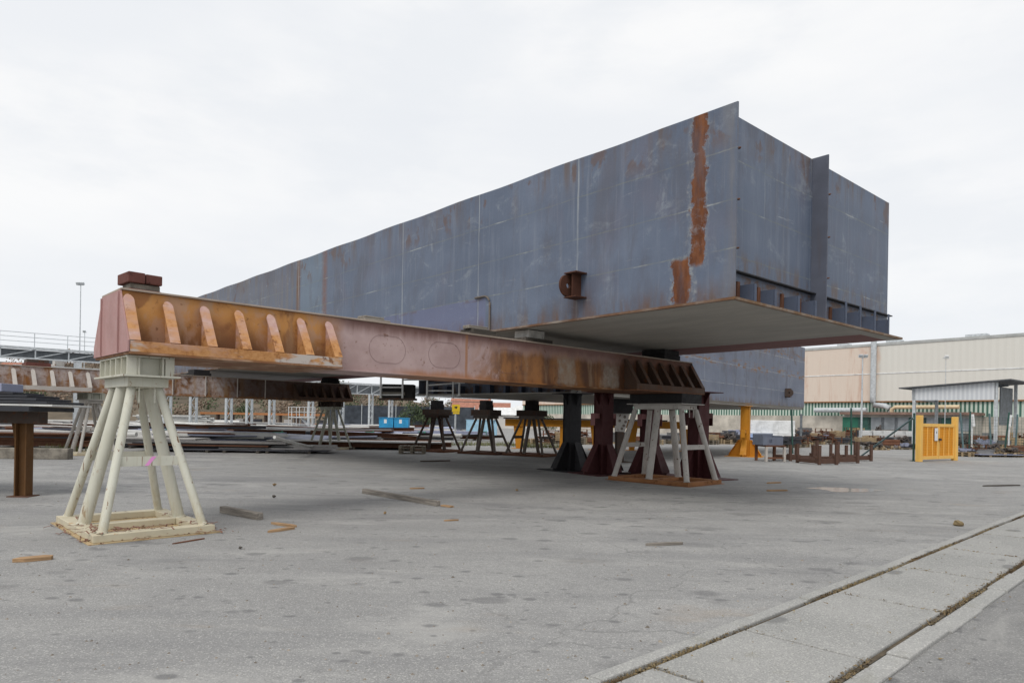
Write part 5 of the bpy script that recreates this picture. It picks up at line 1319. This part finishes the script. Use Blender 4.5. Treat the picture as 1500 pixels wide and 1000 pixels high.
# low annex with green doors
M_annexwin = plain('annex window', (0.23, 0.25, 0.27), 0.4, 0.3, 1, 0.5)
M_barrier = plain('pale barrier', (0.56, 0.57, 0.57), 0.8, 0.25, 2)
ax0 = hl(1240, 0, 3.0)[0]; ax1 = hl(1425, 0, 3.0)[0]
an = thing('annex', 'low annex with brown roof edge and green doors before the striped hall wall', 'building', hp, ha)
m = MB(); m.bb(ax1, ax0, 0.12, 3.6, 0, 3.0); m.build('wall', plain('annex wall', (0.42, 0.40, 0.36), 0.8, 0.25, 0.6), an)
m = MB(); m.bb(ax1 - 0.3, ax0 + 0.3, 0.12, 4.2, 3.003, 3.3); m.build('roof', plain('brown roof edge', (0.23, 0.15, 0.12), 0.8, 0.3, 1), an)
nW = 9
for i in range(nW):
    x = ax1 + (ax0 - ax1) * (i + 0.5) / nW; green = i in (8, 7, 3, 1)
    m = MB(); m.bb(x - 0.9, x + 0.9, 3.603, 3.66, 0.3 if green else 1.3, 2.7); m.build('door' if green else 'window', plain('green door', (0.03, 0.15, 0.10), 0.6, 0.2, 1) if green and i == 8 else (M_fence if green else M_annexwin), an)
# white barrier blocks in front
for k, px in enumerate((1285, 1300, 1316, 1332, 1100, 1125, 1150, 1268, 1348)):
    Y = 66.0 if px > 1200 else 58.0; wd = 1.0 if px > 1200 else 1.5; hh_ = 1.25 if px > 1200 else 2.0
    m = MB(); m.bb(-wd / 2, wd / 2, -0.3, 0.3, 0, hh_); m.bb(-wd / 2 - 0.03, wd / 2 + 0.03, -0.33, 0.33, hh_ * 0.45, hh_ * 0.5)
    o = m.build('barrier' if px > 1200 else 'white_container', M_white if px < 1200 else M_barrier, None, 0.05, loc=(X(px, Y), Y, 0))
    if px > 1200: tag(o, 'grey low barrier block in front of the annex', 'barrier', 'barrier blocks before the annex')
    else: tag(o, ('left', 'middle', 'right')[k - 4] + ' of the white containers under the second hull right end', 'container', 'white containers')

# shed
sp_ = Vector((35.4, 50.0, 0)); t = thing('open_shed', 'open white corrugated shed with grey pitched roof before the hall', 'shed', sp_, ha)
M_shed = corr('shed cladding', (0.66, 0.68, 0.70), (0.55, 0.57, 0.60), 0.3)
zt0, zt1, zb_ = EYE + 3.42, EYE + 3.05, EYE + 2.12
m = MB(); m.prism([(0, 0, zb_), (5.6, 0, zb_), (5.6, 0, zt1), (0, 0, zt0)], (0, -0.06, 0)); m.build('front_cladding', M_shed, t)
m = MB(); m.prism([(5.6, -0.061, zb_), (5.6, -5.0, zb_), (5.6, -5.0, zt1), (5.6, -0.061, zt1)], (0.06, 0, 0)); m.build('back_cladding', M_shed, t)
m = MB(); m.prism([(-1.0, 0.35, zt0 + 0.08), (6.5, 0.35, zt1 + 0.0), (6.5, 0.35, zt1 + 0.09), (-1.0, 0.35, zt0 + 0.17)], (0, -5.9, 0)); m.build('roof', M_roofgrey, t)
for x in (0.0, 5.5):
    for y in (-0.1, -4.9):
        m = MB(); m.bb(x - 0.1, x + 0.1, y - 0.1, y + 0.1, 0, (zt0 if x < 1 else zt1) - 0.02); m.build('post', M_galv, t)
m = MB()
for y in (-1.0, -3.0): m.bar((0, y, zt0 - 0.12), (5.5, y, zt1 - 0.12), 0.1, 0.18)
m.build('rafter', M_galvdark, t)
m = MB(); m.bb(0.12, 0.2, -4.6, -1.6, 1.9, zt0 - 0.3); m.build('dark_panel', M_galvdark, t)

# yellow gate
ga = G(1346, 676); gb = Vector((22.45, 34.6, 0)); gd = gb - ga; GL = gd.length
t = thing('yard_gate', 'orange-yellow double gate with framed mesh panels and white notice', 'gate', ga, math.atan2(gd.y, gd.x))
for x in (0.0, GL):
    m = MB(); m.bb(x - 0.12, x + 0.12, -0.12, 0.12, 0, 2.2 if x else 2.22); m.build('post', M_gatepost, t, 0.015)
for (x0, x1) in ((0.15, GL / 2 - 0.02), (GL / 2 + 0.02, GL - 0.15)):
    m = MB(); m.bb(x0, x1, -0.05, 0.05, 0.10, 0.26); m.bb(x0, x1, -0.05, 0.05, 1.68, 1.83); m.bb(x0, x0 + 0.09, -0.05, 0.05, 0.262, 1.678); m.bb(x1 - 0.09, x1, -0.05, 0.05, 0.262, 1.678)
    for k in (0.35, 0.67): xx = x0 + (x1 - x0) * k; m.bb(xx - 0.018, xx + 0.018, -0.045, 0.045, 0.262, 1.678)
    lf = m.build('gate_leaf', M_gatepost, t, 0.006)
    m = MB(); m.bb(x0 + 0.09, x1 - 0.09, 0.0, 0.012, 0.262, 1.678)
    for i in range(11): z = 0.33 + i * 0.125; m.bar((x0 + 0.09, -0.012, z), (x1 - 0.09, -0.012, z), 0.012, 0.02)
    m.build('panel', M_gatemesh, lf)
m = MB(); m.bb(GL / 2 - 0.42, GL / 2 - 0.12, -0.075, -0.055, 1.0, 1.62); nb = m.build('notice', M_white, t)
m = MB(); m.bb(GL / 2 - 0.31, GL / 2 - 0.22, -0.079, -0.076, 1.36, 1.46); m.build('notice_mark', M_galvdark, nb)
m = MB(); m.bb(GL / 2 + 0.0, GL / 2 + 0.14, -0.14, -0.052, 1.0, 1.12); m.build('lock', M_drust, t)

# green fence posts
def fence_post(px, py, H, lean, label, mat=M_fence, r=0.05):
    p = G(px, py); m = MB(); m.tube((0, 0, 0), (lean, 0, H), r, r, 8); m.bb(-0.12, 0.12, -0.12, 0.12, 0, 0.02); m.tube((lean, 0, H), (lean, 0, H + 0.04), r * 1.25, r * 0.4, 8)
    tag(m.build('fence_post', mat, None, loc=p), label, 'fence post', 'green fence posts')
fence_post(1338, 675, 2.3, 0.0, 'dark green fence post directly left of the yellow gate', M_fence, 0.05)
fence_post(1247, 668, 2.6, -0.05, 'grey-green fence post left of the slanting brace')
fence_post(1161, 664, 2.5, -0.1, 'dark green fence post at the second hull right end')
fence_post(1173, 650, 2.6, 0.0, 'dark post behind the second hull right corner', M_galvdark, 0.11)
for k, (px, le) in enumerate(((1412, -0.25), (1419, 0.05), (1452, -0.15), (1471, 0.25), (1487, 0.1), (1499, 0.2))):
    fence_post(px, 668, 2.5 + 0.1 * (k % 2), le, ('leaning', 'upright', 'tilted', 'forward-leaning', 'thin upright', 'outermost')[k] + ' green fence post right of the yellow gate', M_fence if k % 2 else M_fence2)
a = G(1262, 668); b = P(1338, 612, 33); m = MB(); m.path([(0, 0, 0.03), tuple(b - a)], 0.045, 8); tag(m.build('fence_brace', M_fence2, None, loc=a), 'long slanting green brace running up to the post by the yellow gate', 'brace')
p = G(1456, 668); m = MB()
for i in range(14): z = 0.1 + i * 0.17; m.bar((-1.9, 0, z), (2.2, 0, z), 0.008, 0.008)
for i in range(22): x = -1.9 + i * 0.195; m.bar((x, 0, 0.05), (x, 0, 2.35), 0.008, 0.008)
tag(m.build('mesh_panel', M_fence, None, loc=p), 'green wire mesh fence panel right of the yellow gate', 'fence')

# ------------------------------------------------------------------ rusty cradles and frames near the second hull
M_cradle = paint('dull cradle rust', (0.105, 0.06, 0.045), 0.45, 1.6, 0.85, 0.5, (0.16, 0.07, 0.035))
def cradle(label, loc, rz, w_, d_, h, group, mat=M_cradle):
    t = thing('cradle', label, 'cradle', loc, rz, group)
    m = MB()
    for y in (-d_ / 2, d_ / 2): m.bb(-w_ / 2, w_ / 2, y - 0.06, y + 0.06, 0.05, 0.25)
    for x in (-w_ / 2 + 0.1, w_ / 2 - 0.1): m.bb(x - 0.06, x + 0.06, -d_ / 2 + 0.061, d_ / 2 - 0.061, 0.06, 0.22)
    m.build('base_frame', mat, t)
    for x in (-w_ / 2 + 0.08, w_ / 2 - 0.08):
        for y in (-d_ / 2, d_ / 2):
            m = MB(); y2 = y + (0.065 if y > 0 else -0.065)
            m.bb(x - 0.06, x + 0.06, y2 - 0.004 - (0.08 if y < 0 else 0), y2 + 0.004 + (0.08 if y > 0 else 0), 0.0, h * U(0.92, 1.05)); m.bb(x - 0.07, x + 0.07, y - 0.05, y + 0.05, 0.251, h * U(0.3, 0.5))
            m.build('upright', mat, t)
for px, py, rz, w_, d_, h, lab in ((1196, 679, 0.25, 1.0, 1.2, 0.85, 'near left U-shaped rusty cradle right of the yellow pillar'), (1226, 677, 0.35, 1.3, 1.0, 0.95, 'middle rusty cradle with tall uprights'), (1246, 674, 0.2, 1.5, 0.9, 0.8, 'right rusty cradle at the foot of the slanting brace'), (1162, 674, 0.3, 1.4, 0.9, 0.75, 'low rusty cradle beside the blue-grey box')):
    cradle(lab, G(px, py), rz, w_, d_, h, 'rusty cradles by the second hull')
t = thing('rusty_table', 'rusty steel table frame with pale legs, carrying the blue-grey box', 'frame', G(1128, 675), 0.2)
m = MB(); m.bb(-0.5, 0.5, -0.45, 0.45, 0.66, 0.73); m.build('top', M_rust, t)
for x in (-0.45, 0.45):
    for y in (-0.4, 0.4): m = MB(); m.bb(x - 0.05, x + 0.05, y - 0.05, y + 0.05, 0, 0.658); m.build('leg', M_gus2 if y < 0 else M_rust, t)
m = MB(); m.bb(-0.395, 0.395, -0.43, -0.37, 0.12, 0.2); m.build('stretcher', M_rust, t)
q = G(1128, 675) + Vector((-0.12, 0, 0.731)); M_box = paint('dull blue box', (0.15, 0.17, 0.22), 0.2, 1.2)
t = thing('steel_box', 'open blue-grey steel box with cut-out on the rusty table', 'box', q, 0.35)
m = MB(); m.bb(-0.55, -0.22, -0.35, -0.31, 0, 0.36); m.bb(-0.05, 0.55, -0.35, -0.31, 0, 0.36); m.bb(-0.22, -0.05, -0.35, -0.31, 0, 0.1); m.bb(-0.22, -0.05, -0.35, -0.31, 0.26, 0.36); m.bb(-0.55, 0.55, 0.31, 0.35, 0, 0.5); m.bb(-0.55, -0.51, -0.309, 0.309, 0, 0.45); m.bb(0.51, 0.55, -0.309, 0.309, 0, 0.42); m.build('side_walls', M_box, t)
m = MB(); m.bb(-0.5, 0.5, -0.3, 0.3, 0.005, 0.03); m.build('floor_plate', M_bluesteel, t)
m = MB(); m.bb(-0.45, 0.45, -0.04, 0.04, 0, 1.15); m.tube((0.08, -0.05, 0.65), (0.08, -0.042, 0.65), 0.11, 0.11, 16); tag(m.build('holed_sheet', M_greysteel, None, 0.01, loc=G(1126, 650)), 'grey upright steel panel with round hole behind the yellow pillar', 'panel')
m = MB(); m.prism([(-1.2, -0.6, 0.55), (1.2, -0.6, 0.5), (1.3, 0.6, 0.62), (-1.0, 0.6, 1.0)], (0, 0, 0.04)); m.box((0, 0, 0.25), (1.8, 0.9, 0.45)); tag(m.build('tarp_stack', M_tarp, None, 0.01, loc=G(1110, 650)), 'blue tarpaulin over a low stack beside the yellow pillar', 'tarp')

# ------------------------------------------------------------------ pallets with steel parts, right side
M_box2 = paint('grey crate steel', (0.19, 0.19, 0.19), 0.3, 1.2, var=0.4)
M_scrap = paint('dark scrap', (0.085, 0.075, 0.07), 0.5, 1.5, 0.8, 0.4, (0.16, 0.075, 0.04), var=0.4)
PROTO = {}
def pal_proto(kind):
    lab = 'wooden pallet in the far yard'
    if kind not in PROTO: PROTO[kind], _ = pallet(lab, (0, 0, -50), 0, M_pallet if kind == 0 else M_palletgrey); USED[kind] = False
    return PROTO[kind]
USED = {}
LOADS = {}
def load(kind):
    if kind in LOADS: 
        c = LOADS[kind].copy(); COL.objects.link(c); return c
    m = MB(); random.seed(100 + kind)
    if kind == 0:
        for i in range(5): m.box((U(-0.1, 0.1), U(-0.05, 0.05), 0.03 + i * 0.055), (U(0.9, 1.15), U(0.6, 0.75), 0.045), rz=U(-0.1, 0.1))
        mat = M_darksteel
    elif kind == 1:
        for i in range(9): m.tube((-0.55, -0.32 + i * 0.08, 0.045), (0.55, -0.32 + i * 0.08, 0.045), 0.038, 0.038, 8)
        for i in range(8): m.tube((-0.5, -0.28 + i * 0.08, 0.115), (0.55, -0.28 + i * 0.08, 0.115), 0.038, 0.038, 8)
        mat = M_rust
    elif kind == 2:
        for i in range(12): m.box((U(-0.4, 0.4), U(-0.25, 0.25), 0.08 + 0.012 * i), (U(0.2, 0.4), U(0.1, 0.3), U(0.08, 0.16)), rz=U(0, 3))
        mat = M_bluesteel
    elif kind == 3:
        m.box((0, 0, 0.2), (0.9, 0.6, 0.4)); m.box((0, 0, 0.43), (0.95, 0.65, 0.05)); mat = M_box2
    elif kind == 4:
        for x in (-0.5, 0.5):
            for y in (-0.35, 0.35): m.bb(x - 0.03, x + 0.03, y - 0.03, y + 0.03, 0, 0.95)
        for z in (0.05, 0.5, 0.9):
            for y in (-0.35, 0.35): m.bb(-0.47, 0.47, y - 0.02, y + 0.02, z, z + 0.05)
            for x in (-0.5, 0.5): m.bb(x - 0.02, x + 0.02, -0.32, 0.32, z, z + 0.05)
        for i in range(16): m.box((U(-0.3, 0.3), U(-0.2, 0.2), U(0.1, 0.75)), (U(0.15, 0.45), U(0.1, 0.3), U(0.06, 0.18)), rz=U(0, 3))
        mat = M_rust
    elif kind == 5:
        for z in (0.0, 0.14, 0.28, 0.42, 0.56):
            for y in (-0.38, 0.38): m.bb(-0.55, 0.55, y - 0.012, y + 0.012, z, z + 0.10)
            for x in (-0.56, 0.56): m.bb(x - 0.012, x + 0.012, -0.36, 0.36, z, z + 0.10)
        for x in (-0.5, 0.5):
            for y in (-0.35, 0.35): m.bb(x - 0.03, x + 0.03, y - 0.018, y + 0.018, 0, 0.7)
        for i in range(8): m.box((U(-0.35, 0.35), U(-0.2, 0.2), U(0.3, 0.66)), (U(0.2, 0.4), U(0.1, 0.3), U(0.05, 0.15)), rz=U(0, 3))
        mat = M_pallet
    else:
        for i in range(26):
            z = U(0.03, 0.42); r = 0.55 * (1 - z / 0.6)
            M = Matrix.Rotation(U(-0.7, 0.7), 3, 'Y') @ Matrix.Rotation(U(0, 3), 3, 'Z')
            m.box((U(-r, r), U(-r, r) * 0.6, z), (U(0.2, 0.7), U(0.03, 0.2), U(0.02, 0.12)), M=M)
        mat = M_scrap
    o = m.build(('plate_bundle', 'pipe_bundle', 'offcut_heap', 'steel_crate', 'stillage', 'slatted_crate', 'scrap_heap')[kind], mat); LOADS[kind] = o; return o
random.seed(21)
spots = []
LN = {0: 'dark plate bundle', 1: 'rusty pipe bundle', 2: 'blue-grey offcut heap', 3: 'grey steel crate', 4: 'rusty steel stillage', 5: 'slatted tan wooden crate', 6: 'dark scrap heap'}
rows = [(1265, 1338, 658, 5, 0.7, 'the front row left of the yellow gate'), (1140, 1182, 655, 4, 0.9, 'the row behind the blue-grey box'), (1185, 1340, 650.5, 16, 0.75, 'the middle row left of the yellow gate'), (1105, 1340, 648.3, 26, 1.15, 'the dense row before the annex'), (1100, 1340, 646.6, 26, 1.55, 'the tall back row before the annex'), (1022, 1085, 650, 9, 0.9, 'the row seen past the rightmost maroon pillar'), (1018, 1100, 647, 11, 1.3, 'the far row past the rightmost maroon pillar'), (775, 1010, 650, 16, 0.9, 'the row seen between black and maroon pillars'), (1408, 1500, 668, 7, 0.7, 'the row behind the green fence posts'), (1405, 1500, 660, 9, 1.0, 'the middle row behind the green fence posts'), (1402, 1500, 653, 10, 1.3, 'the far row behind the green fence posts')]
for x0, x1, py, n, hmax, where in rows:
    for i in range(n):
        px = x0 + (x1 - x0) * (i + 0.5) / n + U(-3, 3)
        p = G(px, py + U(-0.7, 0.7) * (1 if py > 649 else 0.4)); pk = 0 if rnd() < 0.55 else 1; z = 0
        st = max(1, int(U(0.15, 0.6) * hmax / 0.1255)); st = min(st, 4)
        rz = U(-0.5, 0.9)
        for k in range(st):
            pr_ = pal_proto(pk)
            if not USED[pk]: o = pr_; USED[pk] = True; o.location = p + Vector((0, 0, z)); o.rotation_euler = (0, 0, rz)
            else: o = dup(pr_, p + Vector((0, 0, z)), rz)
            o['label'] = f'{"tan" if pk == 0 else "grey"} wooden pallet in {where}'; o['group'] = 'pallets in ' + where
            z += 0.1255
        if rnd() < 0.93:
            lk = random.choice((0, 0, 1, 2, 3, 4, 4, 5, 6, 6)); q = load(lk); q.location = p + Vector((0, 0, z)); q.rotation_euler = (0, 0, rz + U(-0.1, 0.1))
            k_ = U(0.95, 1.35); hh0 = (0.28, 0.16, 0.3, 0.46, 0.95, 0.7, 0.45)[lk]; want = max(0.15, hmax * U(0.5, 1.05) - z); q.scale = (k_, k_, max(0.6, min(3.2, want / hh0)))
            tag(q, f'{LN[lk]} on a pallet in {where}', 'steel bundle' if lk != 5 else 'crate', 'loads on pallets in ' + where)
# bits beside the gate
p = G(1436, 669)
m = MB(); m.bb(-1.5, 1.5, -0.5, 0.5, 0.1265, 0.155); tag(m.build('sheet_stack', M_bluesteel, None, loc=p + Vector((1.3, 0.6, 0)), rz=0.15), 'violet-blue sheet lying flat on pallets right of the gate', 'sheet')
splinter((1426, 661), (1436, 668), 0.14, 0.3, 'yellow board leaning among scraps right of the gate', M_gatepost)
m = MB(); clump(m, (0, 0, 0.5), 0.45, 40, 0.22); tag(m.build('plastic_sheet', plain('pale plastic', (0.55, 0.63, 0.70), 0.4, 0.2, 3), None, loc=G(1436, 660)), 'crumpled pale blue plastic sheet behind the fence posts', 'plastic sheet')
for k, px in enumerate((1425, 1479)):
    q = G(px, 640); m = MB(); m.box((0, 0, 2.2), (0.22, 0.06, 0.85), M=Matrix.Rotation(-0.12 if k == 0 else 0.12, 3, 'Y')); m.bb(-0.04, 0.04, 0.04, 0.1, 0, 2.3)
    tag(m.build('white_board', M_white, None, loc=(X(px, 48), 48, 0)), ('left' if k == 0 else 'right') + ' upright white board behind the green fence posts', 'board')
# lawn strips in the far yard
for px, py, rx, ry, nm in ((1060, 640, 6, 3, 'grass'), (1130, 638, 6, 3, 'grass'), (720, 652, 2.5, 1.5, 'grass'), (800, 655, 1.8, 1.0, 'grass'), (1260, 636, 3, 2, 'grass')):
    m = MB(); grasspatch(m, 0, 0, rx, ry, 900, 0.35); tag(m.build(nm, M_grass, None, loc=G(px, py)), kind='stuff')
